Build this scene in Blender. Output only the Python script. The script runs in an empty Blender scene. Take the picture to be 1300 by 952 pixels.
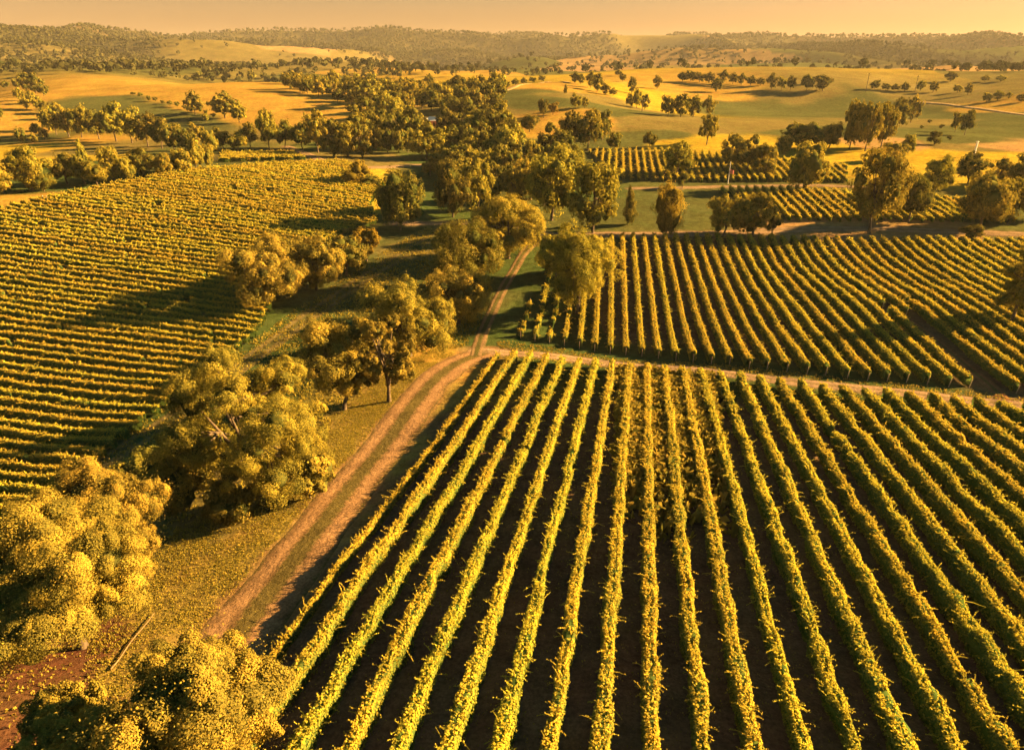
import bpy, math, random
import numpy as np
from mathutils import Vector

# ------------------------------------------------------------------ camera, sky, sun, exposure
SC = bpy.context.scene
COL = SC.collection
CAMZ = 52.0
F = 867.0                                   # focal length in photo pixels (1300 wide)
PITCH = math.radians(24.8)
cp, sp = math.cos(PITCH), math.sin(PITCH)

cam_data = bpy.data.cameras.new('camera')
cam_data.sensor_width = 36.0
cam_data.lens = 36.0 * F / 1300.0
cam_data.clip_start = 0.5
cam_data.clip_end = 30000.0
cam = bpy.data.objects.new('camera', cam_data)
cam.location = (0, 0, CAMZ)
cam.rotation_euler = (math.pi / 2 - PITCH, 0, 0)
COL.objects.link(cam)
SC.camera = cam

SUN_AZ, SUN_EL = math.radians(79.0), math.radians(20.5)
world = bpy.data.worlds.new('World')
SC.world = world
world.use_nodes = True
wn = world.node_tree
wn.nodes.clear()
w_out = wn.nodes.new('ShaderNodeOutputWorld')
w_bg = wn.nodes.new('ShaderNodeBackground')
w_sky = wn.nodes.new('ShaderNodeTexSky')
w_sky.sky_type = 'NISHITA'
w_sky.sun_disc = False
w_sky.sun_elevation = SUN_EL
w_sky.sun_rotation = SUN_AZ
w_sky.altitude = 200.0
w_sky.air_density = 1.4
w_sky.dust_density = 1.2
w_sky.ozone_density = 1.0
w_tint = wn.nodes.new('ShaderNodeMixRGB')
w_tint.blend_type = 'MULTIPLY'
w_tint.inputs[0].default_value = 1.0
w_tint.inputs[2].default_value = (1.0, 0.98, 0.80, 1.0)
w_bg.inputs['Strength'].default_value = 0.017
wn.links.new(w_sky.outputs[0], w_tint.inputs[1])
# sky tinted by height: warm near horizon, blue-green overhead added to colour shade
w_tc = wn.nodes.new('ShaderNodeTexCoord')
w_sx = wn.nodes.new('ShaderNodeSeparateXYZ')
w_mr = wn.nodes.new('ShaderNodeMapRange')
w_mr.interpolation_type = 'SMOOTHSTEP'
w_mr.inputs[1].default_value = 0.055
w_mr.inputs[2].default_value = 0.15
w_mr.inputs[3].default_value = 1.0
w_mr.inputs[4].default_value = 0.0
w_elev_tint = wn.nodes.new('ShaderNodeMixRGB')
w_elev_tint.inputs[1].default_value = (0.22, 0.64, 0.78, 1.0)
w_elev_tint.inputs[2].default_value = (0.80, 0.50, 0.44, 1.0)
w_glow = wn.nodes.new('ShaderNodeMixRGB')
w_glow.blend_type = 'MULTIPLY'
w_glow.inputs[0].default_value = 1.0
wn.links.new(w_tc.outputs['Generated'], w_sx.inputs[0])
wn.links.new(w_sx.outputs['Z'], w_mr.inputs[0])
wn.links.new(w_tint.outputs[0], w_glow.inputs[1])
wn.links.new(w_mr.outputs[0], w_elev_tint.inputs[0])
wn.links.new(w_elev_tint.outputs[0], w_glow.inputs[2])
wn.links.new(w_glow.outputs[0], w_bg.inputs[0])
wn.links.new(w_bg.outputs[0], w_out.inputs[0])

sun_data = bpy.data.lights.new('sun', 'SUN')
sun_data.energy = 5.0
sun_data.angle = math.radians(0.6)
sun_data.color = (1.0, 0.585, 0.19)
sun = bpy.data.objects.new('sun', sun_data)
sdir = Vector((math.sin(SUN_AZ) * math.cos(SUN_EL), math.cos(SUN_AZ) * math.cos(SUN_EL), math.sin(SUN_EL)))
sun.rotation_euler = sdir.to_track_quat('Z', 'Y').to_euler()
sun.location = (300, 200, 300)
COL.objects.link(sun)

SC.view_settings.view_transform = 'Standard'
SC.view_settings.look = 'None'
SC.view_settings.gamma = 1.0
SC.view_settings.use_curve_mapping = False
SC.view_settings.exposure = 3.1
SC.cycles.max_bounces = 5
SC.cycles.diffuse_bounces = 2
SC.cycles.glossy_bounces = 1
SC.cycles.transmission_bounces = 2
SC.cycles.volume_bounces = 0
SC.cycles.transparent_max_bounces = 4
SC.cycles.use_denoising = True
HAZE_DENSITY = 0.000034

SDIR = np.array(sdir)
# ------------------------------------------------------------------ noise helpers
def _hash(ix, iy, seed):
    h = (ix * 374761393 + iy * 668265263 + seed * 974634541) & 0xFFFFFFFF
    h = ((h ^ (h >> 13)) * 1274126177) & 0xFFFFFFFF
    return ((h ^ (h >> 16)) & 0xFFFFFF) / float(0xFFFFFF)

def vnoise(x, y, seed=0):
    x = np.asarray(x, float); y = np.asarray(y, float)
    ix = np.floor(x).astype(np.int64); iy = np.floor(y).astype(np.int64)
    fx = x - ix; fy = y - iy
    fx = fx * fx * (3 - 2 * fx); fy = fy * fy * (3 - 2 * fy)
    a = _hash(ix, iy, seed); b = _hash(ix + 1, iy, seed)
    c = _hash(ix, iy + 1, seed); d = _hash(ix + 1, iy + 1, seed)
    return ((a + (b - a) * fx) * (1 - fy) + (c + (d - c) * fx) * fy) * 2 - 1

def fbm(x, y, seed=0, oct=4):
    s, a, t = 0.0, 1.0, 0.0
    for i in range(oct):
        s = s + a * vnoise(x * 2 ** i, y * 2 ** i, seed + i * 17)
        t += a; a *= 0.5
    return s / t

def sstep(a, b, x):
    t = np.clip((x - a) / (b - a), 0, 1)
    return t * t * (3 - 2 * t)

# ------------------------------------------------------------------ the lie of the land
def gfac(v): return sp + (v - 476.0) / F * cp
def ctrl(u, v, z):                           # a surveyed point: line of sight and height below the drone
    Zc = -z / gfac(v)
    return ((u - 650.0) / F * Zc, Zc * (cp - (v - 476.0) / F * sp), z)
def ctrl_far(u, v, Zc):
    z = -Zc * gfac(v)
    return ((u - 650.0) / F * Zc, Zc * (cp - (v - 476.0) / F * sp), z)
CP = []
for u in (420, 650, 900, 1150, 1400, 1650):  # the near vineyard slopes away from the camera
    for v in (470, 540, 620, 720, 850, 1000):
        if (u == 420 and v < 720) or (u >= 1150 and v < 510): continue
        CP.append(ctrl_far(u, v, 31860.0 / (v - 205)))
CP += [ctrl(*p) for p in [
    (640, 452, -50.6), (560, 470, -49.6), (480, 560, -47.6), (300, 860, -40.2), (200, 960, -38.5), (1240, 505, -47.7), (1400, 525, -46.5),
    (620, 440, -51.2), (794, 446, -52.0), (790, 380, -49.8), (786, 310, -46.9), (900, 400, -50.2), (900, 460, -50.0),
    (1242, 478, -48.0), (1098, 383, -48.2), (1016, 345, -49.6), (960, 315, -47.6), (1250, 320, -46.8), (1250, 400, -47.3), (1100, 330, -48.6), (1400, 400, -47), (1100, 305, -46.6),
    (600, 400, -51), (660, 330, -47.5), (690, 300, -46), (540, 305, -46.8), (540, 285, -46.0), (450, 370, -50.2), (250, 510, -52), (380, 440, -51.5), (400, 520, -50),
    (330, 610, -47.5), (200, 690, -46.5), (100, 720, -47.5), (60, 850, -41), (0, 800, -43.5), (-150, 800, -44), (0, 650, -52.6), (150, 600, -51.6), (-200, 950, -39),
    (75, 570, -53.8), (75, 480, -52.8), (75, 390, -50), (75, 330, -46.3), (75, 290, -43.3), (150, 250, -40), (200, 225, -37.3), (0, 245, -38.4), (-200, 400, -50), (-200, 280, -42), (-200, 560, -54),
    (430, 206, -38.5), (330, 214, -37.6), (480, 240, -42), (420, 290, -45.5), (330, 340, -47.6), (250, 420, -51),
    (270, 205, -38), (100, 195, -38), (0, 172, -36), (200, 190, -37.5), (300, 166, -36), (440, 165, -36), (400, 198, -39), (-150, 190, -38),
    (270, 131, -29.7), (100, 140, -32), (30, 141, -32.5), (0, 112, -27), (430, 140, -31), (330, 112, -23),
    (530, 172, -38), (530, 230, -42.5), (590, 215, -42), (560, 132, -33), (520, 106, -27), (630, 190, -38.5), (600, 260, -45),
    (660, 150, -33), (700, 188, -38), (610, 120, -27), (790, 141, -32.5), (850, 112, -26), (720, 130, -25.5),
    (800, 215, -42), (742, 192, -39.5), (950, 201, -40), (950, 236, -43.5), (1050, 260, -44.5), (1150, 290, -45.5), (900, 290, -46), (860, 256, -44), (1280, 290, -45.2), (1400, 290, -45),
    (1100, 196, -39), (1250, 196, -39), (1230, 171, -36), (1250, 150, -32), (1000, 151, -34), (950, 116, -28), (900, 171, -37), (1400, 180, -37),
    (1150, 121, -26), (820, 172, -36.5),
]]
CP += [ctrl_far(*p) for p in [
    (270, 102, 690), (720, 104, 610), (1290, 127, 490), (270, 92, 1000), (350, 96, 1170), (540, 98, 1000), (640, 96, 1100), (1000, 101, 850), (1200, 97, 975), (850, 100, 1050),
    (30, 88, 1300), (130, 84, 1500), (200, 74, 1750), (130, 58, 2100), (400, 84, 1700), (110, 50, 2600), (0, 53, 2500), (-200, 54, 2500), (200, 54, 3000),
    (300, 54, 3400), (440, 48, 3700), (560, 52, 3800), (760, 54, 4000), (900, 60, 4200), (1000, 66, 4400), (1130, 71, 4500), (600, 74, 2500), (450, 74, 2300), (800, 82, 2000), (1000, 85, 1900),
    (1250, 56, 2600), (1180, 68, 2600), (1330, 63, 2600), (1500, 62, 2800), (1200, 84, 1700), (1350, 90, 1400),
    (-500, 55, 3000), (1900, 62, 3200),
]]
for azd in (-62, -35, -15, 5, 25, 45, 65):   # beyond the skyline the land falls away
    for r in (6500.0, 10500.0):
        CP.append((r * math.sin(math.radians(azd)), r * math.cos(math.radians(azd)), -60.0 if r < 8000 else -90.0))
for azd in (-80, -110, -145, 180, 145, 110, 80):
    for r, z in ((22, -36), (60, -40), (150, -46), (500, -40), (1500, -30), (4000, -20), (10500, -90)):
        CP.append((r * math.sin(math.radians(azd)), r * math.cos(math.radians(azd)), z))
for azd in (-40, 0, 40):
    CP.append((20 * math.sin(math.radians(azd)), 20 * math.cos(math.radians(azd)), -37.3))
CP = np.array(CP)

def qcoord(x, y):
    r = np.maximum(np.hypot(x, y), 8.0)
    a = np.arctan2(x, y)
    return a, np.log(r)
def _basis(a, l, pa, pl):
    d2 = (1.0 - np.cos(a[:, None] - pa[None, :])) * 2 * 1.3 + (l[:, None] - pl[None, :]) ** 2
    return 0.5 * d2 * np.log(d2 + 1e-9)
_pa, _pl = qcoord(CP[:, 0], CP[:, 1])
_K = _basis(_pa, _pl, _pa, _pl) + np.eye(len(CP)) * 0.0025
_Pm = np.stack([np.ones_like(_pa), np.cos(_pa), np.sin(_pa), _pl], 1)
_n, _m = len(CP), 4
_A = np.zeros((_n + _m, _n + _m))
_A[:_n, :_n] = _K; _A[:_n, _n:] = _Pm; _A[_n:, :_n] = _Pm.T
_W = np.linalg.solve(_A, np.concatenate([CP[:, 2], np.zeros(_m)]))

def zground(x, y):
    x = np.atleast_1d(np.asarray(x, float)); y = np.atleast_1d(np.asarray(y, float))
    out = np.empty(x.shape)
    for i in range(0, len(x), 20000):
        xs, ys = x[i:i + 20000], y[i:i + 20000]
        a, l = qcoord(xs, ys)
        z = _basis(a, l, _pa, _pl) @ _W[:_n] + np.stack([np.ones_like(a), np.cos(a), np.sin(a), l], 1) @ _W[_n:]
        r = np.hypot(xs, ys)
        z = z + sstep(900, 2400, r) * (1 - sstep(6000, 9000, r)) * (40 * fbm(xs / 560, ys / 560, 5, 3) + 66 * (0.44 - np.abs(fbm(xs / 760 + 0.3, ys / 620, 15, 2)) * 2.0))
        z = z + sstep(280, 700, r) * 2.5 * fbm(xs / 90, ys / 90, 9, 3)
        z = z + sstep(300, 620, r) * (1 - sstep(1700, 2600, r)) * 22.0 * fbm(xs / 290, ys / 290, 14, 2)
        z = z + 0.09 * vnoise(xs / 6.0, ys / 6.0, 3)
        out[i:i + 20000] = z
    return out + CAMZ

_T = np.geomspace(28.0, 9000.0, 900)
def px(pts):
    """photo lines of sight -> where they meet the land"""
    pts = np.atleast_2d(np.asarray(pts, float))
    res = np.empty((len(pts), 3))
    for k, (u, v) in enumerate(pts):
        d = np.array([(u - 650) / F, cp - (v - 476) / F * sp, -sp - (v - 476) / F * cp])
        X = d[0] * _T; Y = d[1] * _T; Z = CAMZ + d[2] * _T
        below = np.nonzero(Z - zground(X, Y) < 0)[0]
        i = below[0] if len(below) else len(_T) - 1
        lo, hi = _T[max(i - 1, 0)], _T[i]
        for _ in range(2):
            t = np.linspace(lo, hi, 12)
            b = np.nonzero(CAMZ + d[2] * t - zground(d[0] * t, d[1] * t) < 0)[0]
            j = b[0] if len(b) else 11
            lo, hi = t[max(j - 1, 0)], t[j]
        t = 0.5 * (lo + hi)
        x, y = d[0] * t, d[1] * t
        res[k] = (x, y, zground([x], [y])[0])
    return res
def depth(p):
    return p[1] * cp - (p[2] - CAMZ) * sp

# ------------------------------------------------------------------ mesh helpers (everything is quads)
class Geo:
    def __init__(s): s.v = []; s.q = []; s.t = []; s.n = 0; s.m = []
    def add(s, v, q, tint=0.5, mat=0):
        v = np.asarray(v, float).reshape(-1, 3); q = np.asarray(q, np.int64).reshape(-1, 4)
        s.v.append(v); s.q.append(q + s.n); s.n += len(v)
        s.t.append(np.broadcast_to(np.asarray(tint, float), (len(q),)).copy())
        s.m.append(np.full(len(q), mat, np.int32))
    def loose(s, v, tint=0.5, mat=0):
        v = np.asarray(v, float).reshape(-1, 3)
        s.add(v, np.arange(len(v)).reshape(-1, 4), tint, mat)
    def mesh(s, name, mats, smooth=True):
        v = np.concatenate(s.v); q = np.concatenate(s.q); t = np.concatenate(s.t); m = np.concatenate(s.m)
        me = bpy.data.meshes.new(name)
        me.vertices.add(len(v)); me.vertices.foreach_set('co', v.astype(np.float32).ravel())
        me.loops.add(q.size); me.loops.foreach_set('vertex_index', q.astype(np.int32).ravel())
        me.polygons.add(len(q)); me.polygons.foreach_set('loop_start', np.arange(0, q.size, 4, dtype=np.int32))
        for mt in (mats if isinstance(mats, (list, tuple)) else [mats]): me.materials.append(mt)
        me.polygons.foreach_set('material_index', m)
        at = me.attributes.new('tint', 'FLOAT', 'FACE'); at.data.foreach_set('value', t.astype(np.float32))
        me.update(calc_edges=True)
        if not smooth: me.shade_flat()
        return me

def unit(a): return a / (np.linalg.norm(a, axis=-1, keepdims=True) + 1e-9)
def leaves(P, N, L, W, rng, fold=0.18):
    """rhombic leaf blades at P facing roughly N"""
    n = len(P)
    N = unit(N)
    T = unit(np.cross(N, rng.normal(size=(n, 3))))
    B = np.cross(N, T)
    L = np.broadcast_to(np.asarray(L, float), (n,))[:, None]; W = np.broadcast_to(np.asarray(W, float), (n,))[:, None]
    v = np.empty((n, 4, 3))
    v[:, 0] = P + T * L * 0.5
    v[:, 1] = P + B * W * 0.5 + N * W * fold
    v[:, 2] = P - T * L * 0.5
    v[:, 3] = P - B * W * 0.5 + N * W * fold
    return v.reshape(-1, 3)
def tube(pts, rad, sides=7):
    pts = np.asarray(pts, float); k = len(pts); rad = np.broadcast_to(np.asarray(rad, float), (k,))
    tan = unit(np.gradient(pts, axis=0))
    ref = np.array([0.0, 0, 1.0]); ref = np.where(np.abs(tan[:, 2:3]) > 0.9, np.array([[1.0, 0, 0]]), ref[None])
    a = unit(np.cross(tan, ref)); b = np.cross(tan, a)
    th = np.linspace(0, 2 * np.pi, sides, endpoint=False)
    v = pts[:, None] + rad[:, None, None] * (np.cos(th)[None, :, None] * a[:, None] + np.sin(th)[None, :, None] * b[:, None])
    q = []
    for i in range(k - 1):
        for j in range(sides):
            q.append((i * sides + j, i * sides + (j + 1) % sides, (i + 1) * sides + (j + 1) % sides, (i + 1) * sides + j))
    return v.reshape(-1, 3), q
def box(c, s, rz=0.0):
    x, y, z = s[0] / 2, s[1] / 2, s[2] / 2
    v = np.array([(-x, -y, -z), (x, -y, -z), (x, y, -z), (-x, y, -z), (-x, -y, z), (x, -y, z), (x, y, z), (-x, y, z)])
    ca, sa = math.cos(rz), math.sin(rz)
    v = v @ np.array([[ca, sa, 0], [-sa, ca, 0], [0, 0, 1]]) + np.asarray(c)
    return v, [(0, 3, 2, 1), (4, 5, 6, 7), (0, 1, 5, 4), (1, 2, 6, 5), (2, 3, 7, 6), (3, 0, 4, 7)]

def link(name, data, parent=None, loc=None, **props):
    o = bpy.data.objects.new(name, data)
    COL.objects.link(o)
    if parent is not None: o.parent = parent
    if loc is not None: o.location = loc
    for k, val in props.items(): o[k] = val
    return o

ONES = 'first second third fourth fifth sixth seventh eighth ninth tenth eleventh twelfth thirteenth fourteenth fifteenth sixteenth seventeenth eighteenth nineteenth'.split()
TENS = {2: 'twent', 3: 'thirt', 4: 'fort', 5: 'fift', 6: 'sixt', 7: 'sevent', 8: 'eight', 9: 'ninet'}
def ordinal(n):
    if n < 20: return ONES[n - 1]
    t, o = divmod(n, 10)
    return TENS[t] + ('ieth' if o == 0 else 'y-' + ONES[o - 1])

# ------------------------------------------------------------------ materials
def new_mat(name):
    m = bpy.data.materials.new(name); m.use_nodes = True
    nt = m.node_tree; nt.nodes.clear()
    return m, nt, nt.nodes.new('ShaderNodeOutputMaterial')
def node(nt, t, **kw):
    n = nt.nodes.new(t)
    for k, v in kw.items(): setattr(n, k, v)
    return n
def ramp(nt, stops, fac):
    r = nt.nodes.new('ShaderNodeValToRGB')
    el = r.color_ramp.elements
    while len(el) < len(stops): el.new(0.5)
    for e, (p, c) in zip(el, stops): e.position = p; e.color = (*c, 1)
    nt.links.new(fac, r.inputs[0])
    return r
def leaf_mat(name, dark, mid, light, trans=0.42, obj_var=0.16):
    m, nt, out = new_mat(name)
    L = nt.links.new
    at = node(nt, 'ShaderNodeAttribute', attribute_name='tint')
    rp = ramp(nt, [(0.0, dark), (0.5, mid), (1.0, light)], at.outputs['Fac'])
    oi = node(nt, 'ShaderNodeObjectInfo')
    hs = node(nt, 'ShaderNodeHueSaturation')
    mr = node(nt, 'ShaderNodeMapRange'); mr.inputs[3].default_value = 1 - obj_var; mr.inputs[4].default_value = 1 + obj_var
    L(oi.outputs['Random'], mr.inputs[0]); L(mr.outputs[0], hs.inputs['Value'])
    mh = node(nt, 'ShaderNodeMapRange'); mh.inputs[3].default_value = 0.488; mh.inputs[4].default_value = 0.512
    ml = node(nt, 'ShaderNodeMath', operation='FRACT'); mm = node(nt, 'ShaderNodeMath', operation='MULTIPLY'); mm.inputs[1].default_value = 7.31
    L(oi.outputs['Random'], mm.inputs[0]); L(mm.outputs[0], ml.inputs[0]); L(ml.outputs[0], mh.inputs[0]); L(mh.outputs[0], hs.inputs['Hue'])
    L(rp.outputs[0], hs.inputs['Color'])
    df = node(nt, 'ShaderNodeBsdfDiffuse'); tr = node(nt, 'ShaderNodeBsdfTranslucent'); mx = node(nt, 'ShaderNodeMixShader')
    mx.inputs[0].default_value = trans
    L(hs.outputs[0], df.inputs[0]); L(hs.outputs[0], tr.inputs[0])
    L(df.outputs[0], mx.inputs[1]); L(tr.outputs[0], mx.inputs[2]); L(mx.outputs[0], out.inputs[0])
    return m
def rough_mat(name, c1, c2, scale=3.0, bump=0.3, dist=0.05, rough=0.9):
    m, nt, out = new_mat(name)
    L = nt.links.new
    tc = node(nt, 'ShaderNodeTexCoord')
    nz = node(nt, 'ShaderNodeTexNoise'); nz.inputs['Scale'].default_value = scale; nz.inputs['Detail'].default_value = 6
    L(tc.outputs['Object'], nz.inputs[0])
    rp = ramp(nt, [(0.3, c1), (0.7, c2)], nz.outputs[0])
    bs = node(nt, 'ShaderNodeBsdfPrincipled'); bs.inputs['Roughness'].default_value = rough; bs.inputs['Specular IOR Level'].default_value = 0.2
    bp = node(nt, 'ShaderNodeBump'); bp.inputs[0].default_value = bump; bp.inputs[1].default_value = dist
    L(nz.outputs[0], bp.inputs['Height']); L(bp.outputs[0], bs.inputs['Normal'])
    L(rp.outputs[0], bs.inputs['Base Color']); L(bs.outputs[0], out.inputs[0])
    return m

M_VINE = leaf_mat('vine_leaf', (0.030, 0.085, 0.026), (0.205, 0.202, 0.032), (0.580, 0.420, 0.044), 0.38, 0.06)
M_GUM = leaf_mat('gum_leaf', (0.075, 0.082, 0.018), (0.225, 0.188, 0.026), (0.380, 0.280, 0.040), 0.27, 0.12)
M_DARK = leaf_mat('dense_leaf', (0.045, 0.055, 0.014), (0.130, 0.115, 0.020), (0.250, 0.185, 0.036), 0.25, 0.14)
M_YELL = leaf_mat('yellow_leaf', (0.100, 0.080, 0.014), (0.210, 0.150, 0.020), (0.300, 0.210, 0.030), 0.42, 0.10)
M_WEED = leaf_mat('weed_blade', (0.075, 0.085, 0.018), (0.210, 0.170, 0.026), (0.340, 0.245, 0.042), 0.35, 0.0)
M_WOOD = leaf_mat('far_leaf', (0.026, 0.032, 0.012), (0.052, 0.050, 0.016), (0.095, 0.080, 0.022), 0.15, 0.0)
M_BARK = rough_mat('bark', (0.035, 0.025, 0.017), (0.12, 0.088, 0.058), 2.5, 0.6, 0.08)
M_POST = rough_mat('post_wood', (0.16, 0.11, 0.07), (0.34, 0.26, 0.17), 6.0, 0.3, 0.02)
M_WHITE = rough_mat('white_paint', (0.62, 0.60, 0.56), (0.80, 0.78, 0.74), 4.0, 0.1, 0.01, 0.6)
M_ROOF = rough_mat('roof_iron', (0.42, 0.39, 0.35), (0.58, 0.54, 0.48), 3.0, 0.15, 0.02, 0.5)
M_WALL = rough_mat('shed_wall', (0.24, 0.18, 0.13), (0.34, 0.27, 0.2), 2.0, 0.2, 0.02)
M_BRICK = rough_mat('red_brick', (0.24, 0.08, 0.05), (0.34, 0.13, 0.08), 3.0, 0.2, 0.02)
M_DARKGAP = rough_mat('dark_opening', (0.02, 0.018, 0.015), (0.03, 0.026, 0.02), 3.0, 0.1, 0.02)
M_FLAG = rough_mat('flag_cloth', (0.52, 0.16, 0.10), (0.62, 0.22, 0.15), 3.0, 0.1, 0.02)

def ground_mat():
    m, nt, out = new_mat('ground')
    L = nt.links.new
    at = node(nt, 'ShaderNodeVertexColor', layer_name='land')
    ge = node(nt, 'ShaderNodeNewGeometry')
    def nz(scale, detail=5, rough=0.6):
        n = node(nt, 'ShaderNodeTexNoise'); n.inputs['Scale'].default_value = scale; n.inputs['Detail'].default_value = detail; n.inputs['Roughness'].default_value = rough
        L(ge.outputs['Position'], n.inputs[0]); return n
    n1, n2, n3 = nz(0.045), nz(0.5, 6, 0.65), nz(3.2, 5, 0.7)
    def scaled(n, lo, hi):
        r = node(nt, 'ShaderNodeMapRange'); r.inputs[1].default_value = 0.3; r.inputs[2].default_value = 0.7
        r.inputs[3].default_value = lo; r.inputs[4].default_value = hi; L(n.outputs[0], r.inputs[0]); return r
    a, b, c = scaled(n1, 0.78, 1.2), scaled(n2, 0.68, 1.3), scaled(n3, 0.62, 1.35)
    m1 = node(nt, 'ShaderNodeMath', operation='MULTIPLY'); m2 = node(nt, 'ShaderNodeMath', operation='MULTIPLY')
    L(a.outputs[0], m1.inputs[0]); L(b.outputs[0], m1.inputs[1]); L(m1.outputs[0], m2.inputs[0]); L(c.outputs[0], m2.inputs[1])
    mx = node(nt, 'ShaderNodeMixRGB', blend_type='MULTIPLY'); mx.inputs[0].default_value = 1
    L(at.outputs[0], mx.inputs[1]); L(m2.outputs[0], mx.inputs[2])
    hs = node(nt, 'ShaderNodeHueSaturation'); hr = node(nt, 'ShaderNodeMapRange')
    hr.inputs[1].default_value = 0.3; hr.inputs[2].default_value = 0.7; hr.inputs[3].default_value = 0.482; hr.inputs[4].default_value = 0.518
    nh = nz(0.16, 4); L(nh.outputs[0], hr.inputs[0]); L(hr.outputs[0], hs.inputs['Hue']); L(mx.outputs[0], hs.inputs['Color'])
    b1 = node(nt, 'ShaderNodeBump'); b1.inputs[0].default_value = 0.7; b1.inputs[1].default_value = 0.14
    L(n3.outputs[0], b1.inputs['Height'])
    b2 = node(nt, 'ShaderNodeBump'); b2.inputs[0].default_value = 0.5; b2.inputs[1].default_value = 0.5
    L(n2.outputs[0], b2.inputs['Height']); L(b1.outputs[0], b2.inputs['Normal'])
    df = node(nt, 'ShaderNodeBsdfDiffuse'); L(hs.outputs[0], df.inputs[0]); L(b2.outputs[0], df.inputs['Normal'])
    L(df.outputs[0], out.inputs[0])
    return m
M_GROUND = ground_mat()

def road_mat(name, rut, loose, median, med_w=0.18):
    m, nt, out = new_mat(name)
    L = nt.links.new
    ac = node(nt, 'ShaderNodeAttribute', attribute_name='across')
    ge = node(nt, 'ShaderNodeNewGeometry')
    def nz(scale, detail=5):
        n = node(nt, 'ShaderNodeTexNoise'); n.inputs['Scale'].default_value = scale; n.inputs['Detail'].default_value = detail; n.inputs['Roughness'].default_value = 0.65
        L(ge.outputs['Position'], n.inputs[0]); return n
    n1, n2, n3 = nz(0.35), nz(1.5, 8), nz(5.0, 8)
    ab = node(nt, 'ShaderNodeMath', operation='ABSOLUTE'); L(ac.outputs['Fac'], ab.inputs[0])
    j = node(nt, 'ShaderNodeMath', operation='MULTIPLY_ADD'); j.inputs[1].default_value = 0.55; j.inputs[2].default_value = -0.275
    L(n2.outputs[0], j.inputs[0])
    s = node(nt, 'ShaderNodeMath', operation='ADD'); L(ab.outputs[0], s.inputs[0]); L(j.outputs[0], s.inputs[1])
    prof = ramp(nt, [(0.0, median), (med_w, median), (med_w + 0.12, loose), (0.42, rut), (0.62, rut), (0.80, loose), (0.97, median)], s.outputs[0])
    r = node(nt, 'ShaderNodeMapRange'); r.inputs[1].default_value = 0.3; r.inputs[2].default_value = 0.7; r.inputs[3].default_value = 0.65; r.inputs[4].default_value = 1.3
    L(n1.outputs[0], r.inputs[0])
    r2 = node(nt, 'ShaderNodeMapRange'); r2.inputs[1].default_value = 0.3; r2.inputs[2].default_value = 0.7; r2.inputs[3].default_value = 0.55; r2.inputs[4].default_value = 1.45
    L(n3.outputs[0], r2.inputs[0])
    mm = node(nt, 'ShaderNodeMath', operation='MULTIPLY'); L(r.outputs[0], mm.inputs[0]); L(r2.outputs[0], mm.inputs[1])
    mx = node(nt, 'ShaderNodeMixRGB', blend_type='MULTIPLY'); mx.inputs[0].default_value = 1
    L(prof.outputs[0], mx.inputs[1]); L(mm.outputs[0], mx.inputs[2])
    bp = node(nt, 'ShaderNodeBump'); bp.inputs[0].default_value = 1.0; bp.inputs[1].default_value = 0.22
    L(n2.outputs[0], bp.inputs['Height'])
    df = node(nt, 'ShaderNodeBsdfDiffuse'); L(mx.outputs[0], df.inputs[0]); L(bp.outputs[0], df.inputs['Normal']); L(df.outputs[0], out.inputs[0])
    return m
M_TRACK = road_mat('dirt_track', (0.205, 0.123, 0.064), (0.15, 0.092, 0.045), (0.080, 0.064, 0.022), 0.20)
M_DIRT = road_mat('dirt_road', (0.19, 0.13, 0.085), (0.165, 0.115, 0.07), (0.12, 0.09, 0.04), 0.03)
M_GTRACK = road_mat('grass_track', (0.11, 0.088, 0.038), (0.09, 0.076, 0.03), (0.06, 0.06, 0.022))
M_RED = road_mat('red_headland', (0.16, 0.075, 0.038), (0.15, 0.075, 0.038), (0.10, 0.07, 0.026))
M_FARM = road_mat('farm_track', (0.15, 0.098, 0.052), (0.11, 0.078, 0.038), (0.065, 0.062, 0.022), 0.22)
M_PALE = road_mat('pale_road', (0.28, 0.20, 0.11), (0.25, 0.18, 0.09), (0.20, 0.15, 0.06), 0.02)

# ------------------------------------------------------------------ roads: laid out once, used by the ground colour and the ribbons
def polyline(pts, step):
    pts = np.asarray(pts, float)
    # Catmull-Rom through the points, then even steps
    P = np.vstack([2 * pts[0] - pts[1], pts, 2 * pts[-1] - pts[-2]])
    out = []
    for i in range(1, len(P) - 2):
        t = np.linspace(0, 1, 24, endpoint=False)[:, None]
        p0, p1, p2, p3 = P[i - 1], P[i], P[i + 1], P[i + 2]
        out.append(0.5 * (2 * p1 + (p2 - p0) * t + (2 * p0 - 5 * p1 + 4 * p2 - p3) * t ** 2 + (3 * p1 - p0 - 3 * p2 + p3) * t ** 3))
    c = np.vstack(out + [P[-2][None]])
    s = np.concatenate([[0], np.cumsum(np.linalg.norm(np.diff(c, axis=0), axis=1))])
    n = max(int(s[-1] / step), 2)
    t = np.linspace(0, s[-1], n)
    return np.stack([np.interp(t, s, c[:, 0]), np.interp(t, s, c[:, 1])], 1)

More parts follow.
